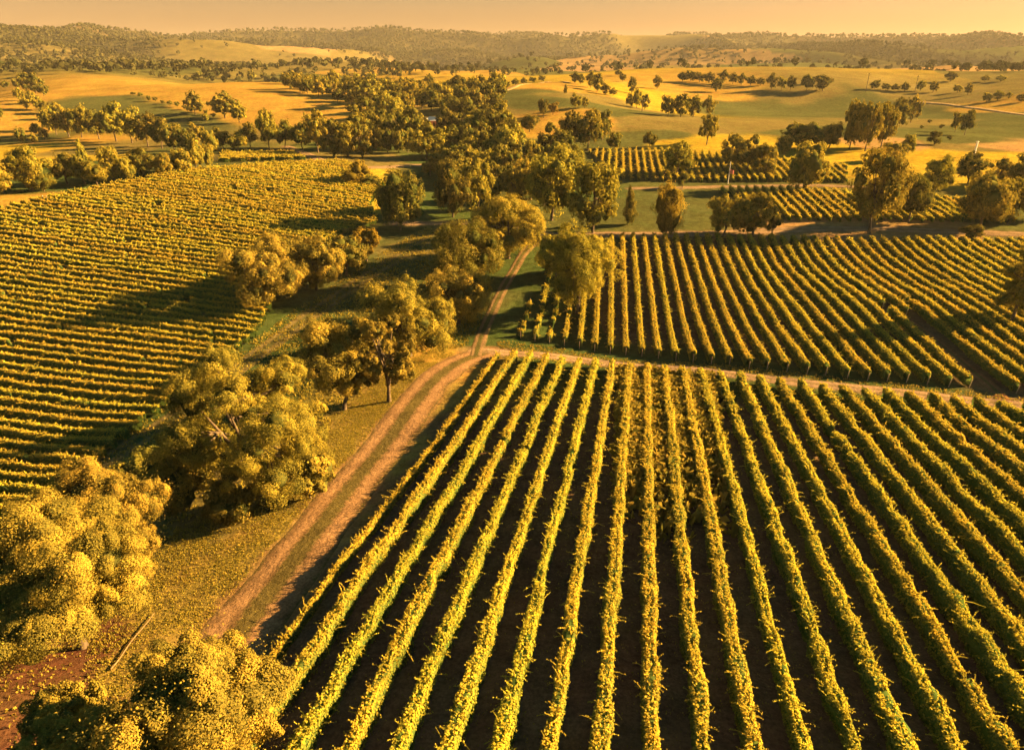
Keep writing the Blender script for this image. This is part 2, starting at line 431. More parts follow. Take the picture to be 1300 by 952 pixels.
ROADS = [  # name, width m, lift, step, material, line of sight points
    ('main_dirt_track', 7.2, 0.07, 0.8, M_TRACK, [(100, 1060), (196, 945), (284, 830), (344, 750), (409, 665), (454, 607), (492, 560), (541, 494), (580, 462), (622, 446)]),
    ('cross_dirt_road', 4.0, 0.09, 0.8, M_DIRT, [(596, 444), (650, 449), (720, 455), (850, 468), (1000, 484), (1150, 499), (1300, 515), (1500, 537)]),
    ('north_dirt_track', 2.8, 0.11, 0.8, M_FARM, [(604, 452), (612, 425), (632, 380), (655, 338), (668, 318), (690, 303), (725, 297)]),
    ('valley_dirt_road', 5.5, 0.14, 1.2, M_DIRT, [(690, 299), (780, 298), (900, 297), (1010, 292), (1120, 291), (1300, 298), (1500, 305)]),
    ('creek_grass_track', 5.0, 0.07, 1.0, M_GTRACK, [(60, 625), (150, 575), (232, 522), (300, 470), (380, 410), (450, 362), (505, 328), (552, 300), (585, 287)]),
    ('creek_crossing_road', 4.5, 0.14, 1.2, M_DIRT, [(498, 284), (540, 284), (600, 284), (650, 288), (696, 299)]),
    ('upper_dirt_track', 5.0, 0.16, 1.5, M_DIRT, [(362, 186), (392, 197), (412, 205), (440, 211), (470, 213), (540, 210), (600, 214)]),
    ('terrace_dirt_track', 4.0, 0.18, 1.5, M_DIRT, [(800, 240), (860, 239), (940, 237), (1040, 236), (1120, 240)]),
    ('far_pale_road', 4.5, 0.5, 4.0, M_PALE, [(1150, 128), (1190, 132), (1230, 137), (1330, 149), (1500, 166)]),
    ('hill_pale_track', 5.0, 0.45, 4.0, M_PALE, [(628, 118), (655, 110), (690, 105), (722, 106)]),
    ('red_headland_track', 2.2, 0.08, 1.0, M_RED, [(1278, 512), (1262, 494), (1215, 455), (1165, 416), (1128, 394)]),
]
ROADLINES = []
for nm, wd, lift, step, mt, pts in ROADS:
    w = px(pts)
    ROADLINES.append(polyline(w[:, :2], step))

# ------------------------------------------------------------------ land cover
GOLD = (0.220, 0.142, 0.030); YEL = (0.245, 0.178, 0.020); GREEN = (0.058, 0.064, 0.022); OLIVE = (0.110, 0.090, 0.030)
SOIL = (0.105, 0.066, 0.038); REDS = (0.080, 0.038, 0.021); VERGE = (0.175, 0.130, 0.034); LUSH = (0.042, 0.060, 0.018); TAN = (0.21, 0.135, 0.058)
SEEDS = [
    (650, 560, SOIL), (650, 800, SOIL), (850, 560, SOIL), (850, 850, SOIL), (1050, 560, SOIL), (1050, 800, SOIL), (1250, 620, SOIL), (1300, 900, SOIL), (500, 700, SOIL), (420, 860, SOIL), (560, 600, SOIL), (1400, 700, SOIL),
    (700, 415, LUSH), (800, 400, SOIL), (800, 340, SOIL), (950, 420, SOIL), (950, 350, SOIL), (1100, 440, SOIL), (1100, 360, SOIL), (1250, 440, SOIL), (1250, 350, OLIVE), (900, 320, SOIL), (1180, 320, OLIVE), (1400, 420, SOIL),
    (640, 425, LUSH), (900, 463, LUSH), (1100, 483, LUSH), (720, 447, LUSH), (690, 350, LUSH),
    (380, 680, VERGE), (300, 740, VERGE), (460, 590, VERGE), (530, 490, VERGE), (560, 460, GOLD), (240, 770, VERGE), (200, 840, VERGE), (400, 600, VERGE),
    (60, 850, REDS), (20, 900, REDS), (-80, 870, REDS), (120, 930, REDS), (150, 720, OLIVE), (250, 660, OLIVE), (320, 640, OLIVE), (60, 740, LUSH),
    (300, 480, LUSH), (380, 420, LUSH), (450, 375, GREEN), (500, 340, GREEN), (540, 310, OLIVE), (250, 540, LUSH), (560, 350, LUSH), (610, 380, GREEN), (560, 270, LUSH), (540, 255, LUSH), (470, 300, GREEN),
    (150, 450, GREEN), (150, 380, GREEN), (50, 560, GREEN), (50, 350, OLIVE), (250, 300, OLIVE), (400, 290, OLIVE), (300, 240, YEL), (150, 270, YEL), (420, 225, YEL), (330, 350, GREEN), (20, 290, YEL), (470, 250, YEL), (220, 400, GREEN), (30, 260, GOLD),
    (100, 212, LUSH), (330, 200, OLIVE), (300, 207, GREEN), (60, 236, LUSH), (20, 180, GREEN), (60, 182, GOLD), (150, 190, OLIVE), (250, 190, GREEN), (0, 190, YEL), (120, 200, YEL),
    (30, 140, GOLD), (10, 150, GOLD), (60, 155, GOLD), (15, 125, GOLD), (120, 130, GREEN), (200, 140, GREEN), (150, 148, GREEN), (250, 152, GREEN), (250, 115, GOLD), (330, 120, GOLD), (400, 130, GOLD), (440, 138, GOLD), (300, 132, GOLD), (360, 140, GOLD), (180, 112, GOLD), (350, 105, GOLD),
    (440, 165, OLIVE), (500, 180, LUSH), (530, 205, LUSH), (470, 205, OLIVE), (560, 190, GREEN), (530, 150, OLIVE), (560, 240, LUSH), (450, 150, GOLD),
    (540, 98, YEL), (600, 100, YEL), (480, 98, YEL), (440, 100, GREEN), (540, 108, GREEN), (580, 112, YEL),
    (650, 125, GREEN), (640, 145, OLIVE), (690, 130, GREEN), (690, 165, GOLD), (650, 180, GREEN), (720, 150, GOLD), (740, 125, OLIVE), (670, 190, GREEN), (700, 112, GOLD), (770, 140, GREEN),
    (810, 130, YEL), (830, 125, YEL), (800, 155, OLIVE), (850, 160, OLIVE), (900, 165, OLIVE), (830, 175, GREEN), (870, 185, YEL), (930, 180, YEL), (780, 180, GREEN),
    (930, 140, GREEN), (1000, 140, GREEN), (960, 160, OLIVE), (1030, 165, GREEN), (900, 120, GOLD), (1000, 120, OLIVE), (1060, 130, GREEN),  # shade of slopes turned from the sun put into darker green and olive
    (1080, 200, YEL), (1180, 198, YEL), (1250, 203, YEL), (1030, 198, YEL), (1300, 200, YEL), (1150, 190, TAN), (1240, 190, OLIVE), (1290, 188, TAN),
    (1180, 170, GREEN), (1250, 160, GREEN), (1280, 145, GREEN), (1190, 145, GREEN), (1220, 178, GREEN), (1180, 155, OLIVE), (1230, 120, OLIVE), (1290, 130, GOLD), (1150, 115, OLIVE),
    (820, 215, GREEN), (950, 215, GREEN), (870, 255, GREEN), (870, 280, GREEN), (810, 265, GREEN), (1000, 265, GREEN), (1150, 270, GREEN), (1080, 290, TAN), (1000, 290, TAN), (1250, 285, GREEN), (1200, 295, TAN), (700, 240, LUSH), (640, 250, GREEN), (760, 290, GREEN),
]
_sw = px([(a, b) for a, b, c in SEEDS])
_sq = np.stack(qcoord(_sw[:, 0], _sw[:, 1]), 1)
_sc = np.array([c for a, b, c in SEEDS])
PALETTE = np.array([GOLD, YEL, OLIVE, GREEN, OLIVE, GREEN, TAN, (0.07, 0.066, 0.024)])

def land_colour(x, y):
    a, l = qcoord(x, y)
    wob = 0.05
    a = a + wob * fbm(a * 9, l * 9, 21, 4); l = l + wob * fbm(a * 9, l * 9, 41, 4)
    r = np.hypot(x, y)
    out = np.empty((len(x), 3))
    for i in range(0, len(x), 20000):
        d2 = (a[i:i + 20000, None] - _sq[None, :, 0]) ** 2 * 1.3 + (l[i:i + 20000, None] - _sq[None, :, 1]) ** 2
        w = 1.0 / (d2 + 1e-5) ** 5
        out[i:i + 20000] = (w @ _sc) / w.sum(1, keepdims=True)
    # distant paddocks: jittered cells
    cs = 260.0
    best = np.full(len(x), 1e18); pick = np.zeros(len(x), int)
    wx = x + 60 * fbm(x / 300, y / 300, 61, 3); wy = y + 60 * fbm(x / 300, y / 300, 62, 3)
    wy = wy * 0.8
    ix = np.floor(wx / cs).astype(np.int64); iy = np.floor(wy / cs).astype(np.int64)
    for dx in (-1, 0, 1):
        for dy in (-1, 0, 1):
            cx, cy = ix + dx, iy + dy
            X = (cx + _hash(cx, cy, 71)) * cs; Y = (cy + _hash(cx, cy, 72)) * cs
            d = (wx - X) ** 2 + (wy - Y) ** 2
            p = (_hash(cx, cy, 73) * len(PALETTE)).astype(int) % len(PALETTE)
            s = d < best
            best = np.where(s, d, best); pick = np.where(s, p, pick)
    far = PALETTE[pick]
    far = np.where((r > 1250)[:, None] & (pick % len(PALETTE) <= 1)[:, None], PALETTE[2] * 0.95, far)
    k = sstep(800, 1150, r)[:, None]
    out = out * (1 - k) + far * k
    # wooded ridges carry leaf litter rather than pasture
    k = (sstep(1500, 2400, r) * sstep(-0.30, -0.05, fbm(x / 700, y / 700, 77, 3)))[:, None] * 0.8
    out = out * (1 - k) + np.array((0.050, 0.044, 0.020)) * k
    return out

# ------------------------------------------------------------------ ground: one sheet of rings out past the skyline
fr = np.radians(np.linspace(-52, 52, 430))
bk = np.radians(np.linspace(52, 308, 70))[1:-1]
azs = np.concatenate([fr, bk])
rs = np.concatenate([[4.0], np.geomspace(12, 10000, 690)])
A, R = np.meshgrid(azs, rs)
gx, gy = (R * np.sin(A)).ravel(), (R * np.cos(A)).ravel()
gz = zground(gx, gy)
na, nr = len(azs), len(rs)
i0 = np.arange(nr - 1)[:, None] * na + np.arange(na)[None, :]
i1 = np.arange(nr - 1)[:, None] * na + (np.arange(na)[None, :] + 1) % na
quads = np.stack([i0, i1, i1 + na, i0 + na], -1).reshape(-1, 4)
G = Geo(); G.add(np.stack([gx, gy, gz], 1), quads[:, ::-1])
cz = zground([0.0], [0.0])[0]
fan = []
for j in range(0, na - 1, 2): fan.append((nr * na, (j + 2) % na, j + 1, j))
G.add(np.zeros((0, 3)), np.zeros((0, 4)))
G.v.append(np.array([[0, 0, gz[:na].mean()]])); G.n += 1
G.q.append(np.array(fan)); G.t.append(np.full(len(fan), .5)); G.m.append(np.zeros(len(fan), np.int32))
gm = G.mesh('ground', M_GROUND)
col = land_colour(gx, gy)
# worn earth beside the roads
near = np.hypot(gx, gy) < 700
for (nm, wd, lift, step, mt, pts), line in zip(ROADS, ROADLINES):
    if mt in (M_GTRACK, M_FARM): continue
    c = {M_TRACK: (0.17, 0.10, 0.045), M_DIRT: (0.14, 0.10, 0.05), M_RED: (0.13, 0.07, 0.035), M_PALE: (0.26, 0.18, 0.08)}[mt]
    lo, hi = line.min(0) - 12, line.max(0) + 12
    idx = np.nonzero((gx > lo[0]) & (gx < hi[0]) & (gy > lo[1]) & (gy < hi[1]))[0]
    for i in range(0, len(idx), 8000):
        ii = idx[i:i + 8000]
        d = np.sqrt(((gx[ii, None] - line[None, ::2, 0]) ** 2 + (gy[ii, None] - line[None, ::2, 1]) ** 2).min(1))
        d = d + 1.1 * fbm(gx[ii] / 3.0, gy[ii] / 3.0, 88, 3)
        k = (1 - sstep(wd * 0.5 - 0.3, wd * 0.5 + 0.9, d))[:, None] * 0.8
        col[ii] = col[ii] * (1 - k) + np.array(c) * k
vc = gm.color_attributes.new('land', 'FLOAT_COLOR', 'POINT')
c4 = np.ones((len(gx) + 1, 4), np.float32); c4[:-1, :3] = col; c4[-1, :3] = SOIL
vc.data.foreach_set('color', c4.ravel())
link('ground', gm, kind='structure')

# roads draped on it
def ribbon(name, line, wd, lift, mt):
    n = len(line)
    tan = unit(np.gradient(line, axis=0)); nrm = np.stack([tan[:, 1], -tan[:, 0]], 1)
    k = 9
    ac = np.linspace(-1, 1, k)
    s = np.cumsum(np.r_[0, np.linalg.norm(np.diff(line, axis=0), axis=1)])
    wob_l = 1 + 0.16 * fbm(s / 5, s * 0 + 3.3, 5, 3); wob_r = 1 + 0.16 * fbm(s / 5, s * 0 + 9.1, 6, 3)
    half = wd / 2 * np.where(ac[None] < 0, wob_l[:, None], wob_r[:, None])
    P = line[:, None] + nrm[:, None] * (ac[None] * half)[..., None]
    z = zground(P[..., 0].ravel(), P[..., 1].ravel()).reshape(n, k)
    rut = -0.035 * np.exp(-((np.abs(ac) - 0.5) / 0.18) ** 2)
    z = z + lift + rut[None]
    z[:, 0] -= lift * 1.3; z[:, -1] -= lift * 1.3
    v = np.concatenate([P, z[..., None]], -1).reshape(-1, 3)
    i = (np.arange(n - 1)[:, None] * k + np.arange(k - 1)[None])
    q = np.stack([i, i + 1, i + k + 1, i + k], -1).reshape(-1, 4)
    g = Geo(); g.add(v, q[:, ::-1])
    me = g.mesh(name, mt)
    at = me.attributes.new('across', 'FLOAT', 'POINT'); at.data.foreach_set('value', np.tile(ac, n).astype(np.float32))
    link(name, me, kind='structure')
for (nm, wd, lift, step, mt, pts), line in zip(ROADS, ROADLINES):
    ribbon(nm, line, wd, lift, mt)

# ------------------------------------------------------------------ vineyards
def inside(poly, x, y):
    poly = np.asarray(poly); c = np.zeros(len(x), bool); j = len(poly) - 1
    for i in range(len(poly)):
        xi, yi = poly[i]; xj, yj = poly[j]
        c ^= ((yi > y) != (yj > y)) & (x < (xj - xi) * (y - yi) / (yj - yi + 1e-12) + xi)
        j = i
    return c

def row_foliage(x0, y0, dx, dy, length, seed, hscale=1.0, leafy=1.0, gap=0.02, wscale=1.0, rough=1.0):
    """one trellised row of vines: a leafy hedge with shoots, following the ground"""
    rng = np.random.default_rng(seed)
    nx, ny = -dy, dx
    ss = np.arange(0, length + 1.0, 1.0)
    zz = zground(x0 + dx * ss, y0 + dy * ss)
    mid = np.array([x0 + dx * length / 2, y0 + dy * length / 2])
    so = seed * 3.7
    def H(s): return (1.68 + 0.26 * rough * vnoise(s / 1.5, s * 0 + so, 1) + 0.20 * vnoise(s / 7, s * 0 + so, 2)) * hscale
    def Wd(s): return (0.50 + 0.14 * rough * vnoise(s / 1.3, s * 0 + so, 3) + 0.08 * vnoise(s / 5, s * 0 + so, 4)) * hscale * wscale
    def weave(s): return 0.14 * rough * vnoise(s / 2.2, s * 0 + so, 6)
    def alive(s): return vnoise(s / 2.0, s * 0 + so + 50, 7) > -1 + 2 * gap
    def cx(t): return np.sign(np.cos(t)) * np.abs(np.cos(t)) ** 0.55
    def sx(t): return np.sign(np.sin(t)) * np.abs(np.sin(t)) ** 0.55
    g = Geo()
    # dark core added inside the row to block sunlight
    cs = np.arange(0, length + 0.5, 0.8)
    th = np.radians([-40, 10, 48, 75, 105, 132, 170, 220])
    hh, ww, wv = H(cs), Wd(cs), weave(cs)
    zc = 0.85 * hscale
    zg = np.interp(cs, ss, zz)
    ok = alive(cs).astype(float)
    jit = 1 + 0.10 * rng.normal(size=(len(cs), len(th)))
    lat = wv[:, None] + 0.86 * ww[:, None] * cx(th)[None] * jit * (0.15 + 0.85 * ok[:, None])
    zl = zg[:, None] + (zc + (hh[:, None] - zc) * 0.87 * sx(th)[None] * jit) * (0.35 + 0.65 * ok[:, None])
    sj = cs[:, None] + 0.2 * rng.normal(size=lat.shape)
    v = np.stack([x0 + dx * sj + nx * lat, y0 + dy * sj + ny * lat, zl], -1).reshape(-1, 3)
    k = len(th)
    i = (np.arange(len(cs) - 1)[:, None] * k + np.arange(k)[None]); i2 = (np.arange(len(cs) - 1)[:, None] * k + (np.arange(k)[None] + 1) % k)
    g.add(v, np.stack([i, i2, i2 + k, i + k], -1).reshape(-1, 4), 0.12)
    # leaves, finer where the row is near the drone
    d_end = [math.hypot(x0 + dx * t, y0 + dy * t, 48) for t in (0, length / 2, length)]
    size = lambda s: np.clip((0.0021 if rough > 0.5 else 0.0016) * np.interp(s, [0, length / 2, length], d_end), 0.15, 0.36)
    n_try = int(length * 7.0 / min(size(np.array([0, length / 2, length]))) ** 2 * leafy)
    s = rng.uniform(0, length, n_try)
    smin = min(size(np.array([0.0, length / 2, length])))
    s = s[rng.uniform(size=n_try) < (smin / size(s)) ** 2]
    s = s[alive(s)]
    n = len(s)
    t = np.radians(rng.uniform(-42, 222, n))
    rho = 0.84 + 0.26 * rng.uniform(size=n) ** 1.5
    H_, W_ = H(s), Wd(s)
    lat = weave(s) + W_ * cx(t) * rho
    z = np.interp(s, ss, zz) + zc + (H_ - zc) * sx(t) * rho
    P = np.stack([x0 + dx * s + nx * lat, y0 + dy * s + ny * lat, z], 1)
    out = np.stack([nx * np.cos(t), ny * np.cos(t), np.sin(t) + 0.25], 1)
    N = out * 0.8 + rng.normal(size=(n, 3)) * 0.42 + SDIR * 0.42   # blades turn to the light
    sz = size(s) * rng.uniform(0.7, 1.25, n)
    tint = np.clip(0.42 + 0.30 * sstep(0.3, 0.95, np.sin(t)) + 0.11 * rng.normal(size=n) + 0.16 * vnoise(s / 3.0, s * 0 + so, 8), 0, 1)   # yellower tops: partly young growth, mostly the sunlit look put into colour
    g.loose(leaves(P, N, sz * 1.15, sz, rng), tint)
    # shoots reaching up and out
    m = int(length * 6.5 * min(1.0, (0.2 / smin) ** 1.3))
    s = rng.uniform(0, length, m); s = s[alive(s)]; m = len(s)
    if m:
        t = np.radians(90 + 42 * np.clip(rng.normal(size=m), -1.9, 1.9))
        base_l = weave(s) + Wd(s) * np.cos(t) * 0.95
        base_z = np.interp(s, ss, zz) + zc + (H(s) - zc) * np.sin(t) * 0.95
        d_l = np.cos(t) * 0.8 + 0.3 * rng.normal(size=m); d_z = np.abs(np.sin(t)) * 0.9 + 0.2; d_s = 0.5 * rng.normal(size=m)
        Ls = rng.uniform(0.28, 0.85, m) * max(1.0, smin / 0.22)
        if smin < 0.24:                       # the green canes themselves
            wv_ = rng.normal(size=(m, 3)); cane = []
            for f in (0.0, 0.5, 1.0):
                l_, z_, s_ = base_l + d_l * Ls * f, base_z + (d_z * f - 0.45 * f * f) * Ls, s + d_s * Ls * f
                cane.append(np.stack([x0 + dx * s_ + nx * l_, y0 + dy * s_ + ny * l_, z_], 1))
            sd = unit(np.cross(cane[2] - cane[0], wv_)) * 0.035
            for i_ in (0, 1):
                w0, w1 = (1.0, 0.8) if i_ == 0 else (0.8, 0.35)
                g.loose(np.stack([cane[i_] - sd * w0, cane[i_] + sd * w0, cane[i_ + 1] + sd * w1, cane[i_ + 1] - sd * w1], 1).reshape(-1, 3), 0.7)
        for f in (0.1, 0.3, 0.5, 0.7, 0.88, 1.0):
            l_, z_, s_ = base_l + d_l * Ls * f, base_z + (d_z * f - 0.45 * f * f) * Ls, s + d_s * Ls * f
            P = np.stack([x0 + dx * s_ + nx * l_, y0 + dy * s_ + ny * l_, z_], 1) + rng.normal(size=(m, 3)) * 0.03
            N = rng.normal(size=(m, 3)) * 0.8 + np.array([0, 0, 0.4]) + SDIR * 0.6
            q = size(s) * (1.05 - 0.35 * f)
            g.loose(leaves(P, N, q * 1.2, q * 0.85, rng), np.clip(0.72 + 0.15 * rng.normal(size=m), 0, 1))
    return g

ROWCOUNT = 0
def vineyard(poly_px, azimuth, spacing, origin_px, text, group, seed, hscale=1.0, leafy=1.0, gap=0.02, posts=True, skip=None, order=1, thin=None):
    global ROWCOUNT
    poly = px(poly_px)[:, :2]
    o = px([origin_px])[0, :2]
    a = math.radians(azimuth); d = np.array([math.sin(a), math.cos(a)]); nr = np.array([math.cos(a), -math.sin(a)])
    off = (poly - o) @ nr
    k0, k1 = math.ceil(off.min() / spacing), math.floor(off.max() / spacing)
    al = (poly - o) @ d
    t = np.arange(al.min() - 1, al.max() + 1, 0.5)
    rows = []
    for k in range(k0, k1 + 1):
        b = o + nr * k * spacing
        X, Y = b[0] + d[0] * t, b[1] + d[1] * t
        ins = inside(poly, X, Y)
        if skip is not None: ins &= ~skip(X, Y)
        e = np.diff(np.r_[0, ins.astype(int), 0]); st, en = np.nonzero(e == 1)[0], np.nonzero(e == -1)[0] - 1
        for p, q in zip(st, en):
            L = t[q] - t[p]
            if L < 5 or (seed == 1 and k < 0): continue
            rows.append((k, b + d * t[p], L))
    rows = rows[::order]
    for i, (k, b, L) in enumerate(rows):
        kw = dict(hscale=hscale, leafy=leafy, gap=gap)
        if thin is not None: kw.update(thin(k))
        jit = random.Random(seed * 1000 + k)
        st = jit.uniform(-0.6, 0.6)
        b2 = b + d * st; L2 = max(L - st - jit.uniform(0, 0.8), 4)
        zb = zground([b2[0]], [b2[1]])[0]
        g = row_foliage(b2[0], b2[1], d[0], d[1], L2, seed * 1000 + k + 500, **kw)
        for j in range(len(g.v)): g.v[j] = g.v[j] - np.array([b2[0], b2[1], zb])
        e = link('vine_row', None, loc=(b2[0], b2[1], zb), label=text.format(ordinal(i + 1)), category='vine row', group=group)
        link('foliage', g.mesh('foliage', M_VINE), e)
        if posts:
            for s in (-0.5, L2 + 0.5):
                X, Y = b2 + d * s
                z = zground([X], [Y])[0]
                lean = 0.25 * (1 if s > 0 else -1)
                v, q = tube([(X - b2[0] + d[0] * lean * 0, Y - b2[1], z - zb - 0.3), (X - b2[0] + d[0] * lean, Y - b2[1] + d[1] * lean, z - zb + 1.55)], [0.075, 0.065], 6)
                pg = Geo(); pg.add(v, q); pg.add(*box((X - b2[0] + d[0] * lean, Y - b2[1] + d[1] * lean, z - zb + 1.55), (0.14, 0.14, 0.03)))
                link('end_post', pg.mesh('end_post', M_POST), e)
        ROWCOUNT += 1

# near slope: rows run away from the camera
vineyard([(622, 452), (760, 466), (850, 474), (1000, 492), (1150, 507), (1300, 523), (1480, 545), (1560, 700), (1560, 1150), (140, 1150), (262, 925), (392, 755), (482, 629)],
         10.6, 3.0, (633, 455), '{} vine row counted from the main dirt track in the near vineyard', 'long vine rows of the near vineyard', 1, hscale=1.06, thin=lambda k: dict(wscale=1.0, leafy=1.0) if 8 <= k <= 11 else dict(wscale=0.90, gap=0.06 if k > 0 else 0.0, hscale=1.08 if k > 0 else 0.62))
# middle slope beyond the cross road
_hl = polyline(px([(1278, 512), (1262, 494), (1215, 455), (1165, 416), (1128, 394)])[:, :2], 1.0)
def skip_headland(X, Y):
    return ((X[:, None] - _hl[None, :, 0]) ** 2 + (Y[:, None] - _hl[None, :, 1]) ** 2).min(1) < 1.4 ** 2
vineyard([(655, 428), (720, 440), (800, 450), (950, 467), (1100, 482), (1245, 493), (1420, 513), (1480, 400), (1480, 312), (1200, 308), (960, 304), (786, 303), (730, 318), (690, 345)],
         7.5, 3.0, (794, 446), '{} vine row from the north dirt track, on the slope beyond the cross road', 'vine rows on the slope beyond the cross road', 2,
         skip=skip_headland, thin=lambda k: dict(gap=0.42, leafy=0.8, hscale=0.85) if k < -3 else dict(rough=0.2, wscale=0.95, hscale=1.12))
# left hillside
vineyard([(440, 208), (488, 236), (470, 262), (482, 284), (430, 302), (350, 380), (325, 430), (262, 478), (180, 545), (100, 615), (40, 655), (-200, 720), (-260, 480), (-220, 300), (0, 268), (60, 254), (150, 236), (270, 217), (350, 211)],
         -75.0, 2.6, (75, 480), '{} vine row up from the creek trees, on the left hillside vineyard', 'vine rows across the left hillside', 3, posts=False, thin=lambda k: dict(wscale=1.05 if k > 30 else 0.74, rough=0.25, hscale=1.05, gap=0.10))
# terraces in the valley
vineyard([(745, 193), (848, 191), (1000, 204), (1075, 213), (1075, 233), (1000, 231), (860, 232), (795, 231)],
         8.0, 3.0, (800, 215), '{} vine row from the west in the upper block behind the terrace track', 'vine rows behind the terrace track', 4, posts=False, thin=lambda k: dict(wscale=0.62, rough=0.3, hscale=0.95))
vineyard([(908, 241), (1010, 240), (1080, 246), (1250, 258), (1300, 284), (1000, 282), (940, 262)],
         8.0, 3.0, (1000, 265), '{} vine row from the west in the block between terrace track and valley road', 'vine rows between terrace track and valley road', 5, posts=False, thin=lambda k: dict(wscale=0.62, rough=0.3, hscale=0.95))
vineyard([(282, 197), (372, 196), (388, 204), (276, 207)],
         -80.0, 3.0, (330, 201), '{} vine row of the small strip behind the left hillside vineyard', 'vine rows of the small strip', 6, posts=False)
print('vine rows', ROWCOUNT)

# ------------------------------------------------------------------ trees
def crown_pts(rng, lobes, n, sub=9, flat=0.8):
    """leaf positions and facings on billowing clumps; lobes = (k,4) centre and radius"""
    w = lobes[:, 3] ** 2; pick = rng.choice(len(lobes), n, p=w / w.sum())
    # each lobe carries smaller puffs
    dirs = unit(rng.normal(size=(len(lobes), sub, 3)) + np.array([0, 0, 0.35]))
    pr = rng.uniform(0.32, 0.54, (len(lobes), sub)) * (0.78 if sub > 12 else 1.0)
    s = rng.integers(0, sub, n)
    C = lobes[pick, :3]; Rl = lobes[pick, 3]
    D = dirs[pick, s]; Rp = pr[pick, s] * Rl
    stretch = np.stack([0.7 + 0.6 * _hash(pick.astype(np.int64), s.astype(np.int64), 5 + c) for c in range(3)], 1)
    pc = C + D * (Rl * (0.62 + 0.26 * _hash(pick.astype(np.int64), s.astype(np.int64), 23)))[:, None] * np.array([1, 1, flat])
    d2 = unit(rng.normal(size=(n, 3)) + D * 0.55 + np.array([0, 0, 0.15]))
    P = pc + d2 * stretch * (Rp * rng.uniform(0.45, 1.06, n) ** 0.5)[:, None]
    q = 2.2 / np.maximum(Rp, 0.05)[:, None]
    P = P + 0.15 * Rp[:, None] * np.sin(P[:, [1, 2, 0]] * q + P[:, [2, 0, 1]] * q * 0.7)
    stray = rng.uniform(size=n) < 0.05
    P = P + np.where(stray, 1.0, 0.0)[:, None] * rng.normal(size=(n, 3)) * (0.22 * Rl)[:, None]
    N = d2 * 0.9 + D * 0.25 + rng.normal(size=(n, 3)) * 0.27 + SDIR * 0.10
    puff = _hash(pick.astype(np.int64), s.astype(np.int64), 11)
    return P, N, puff

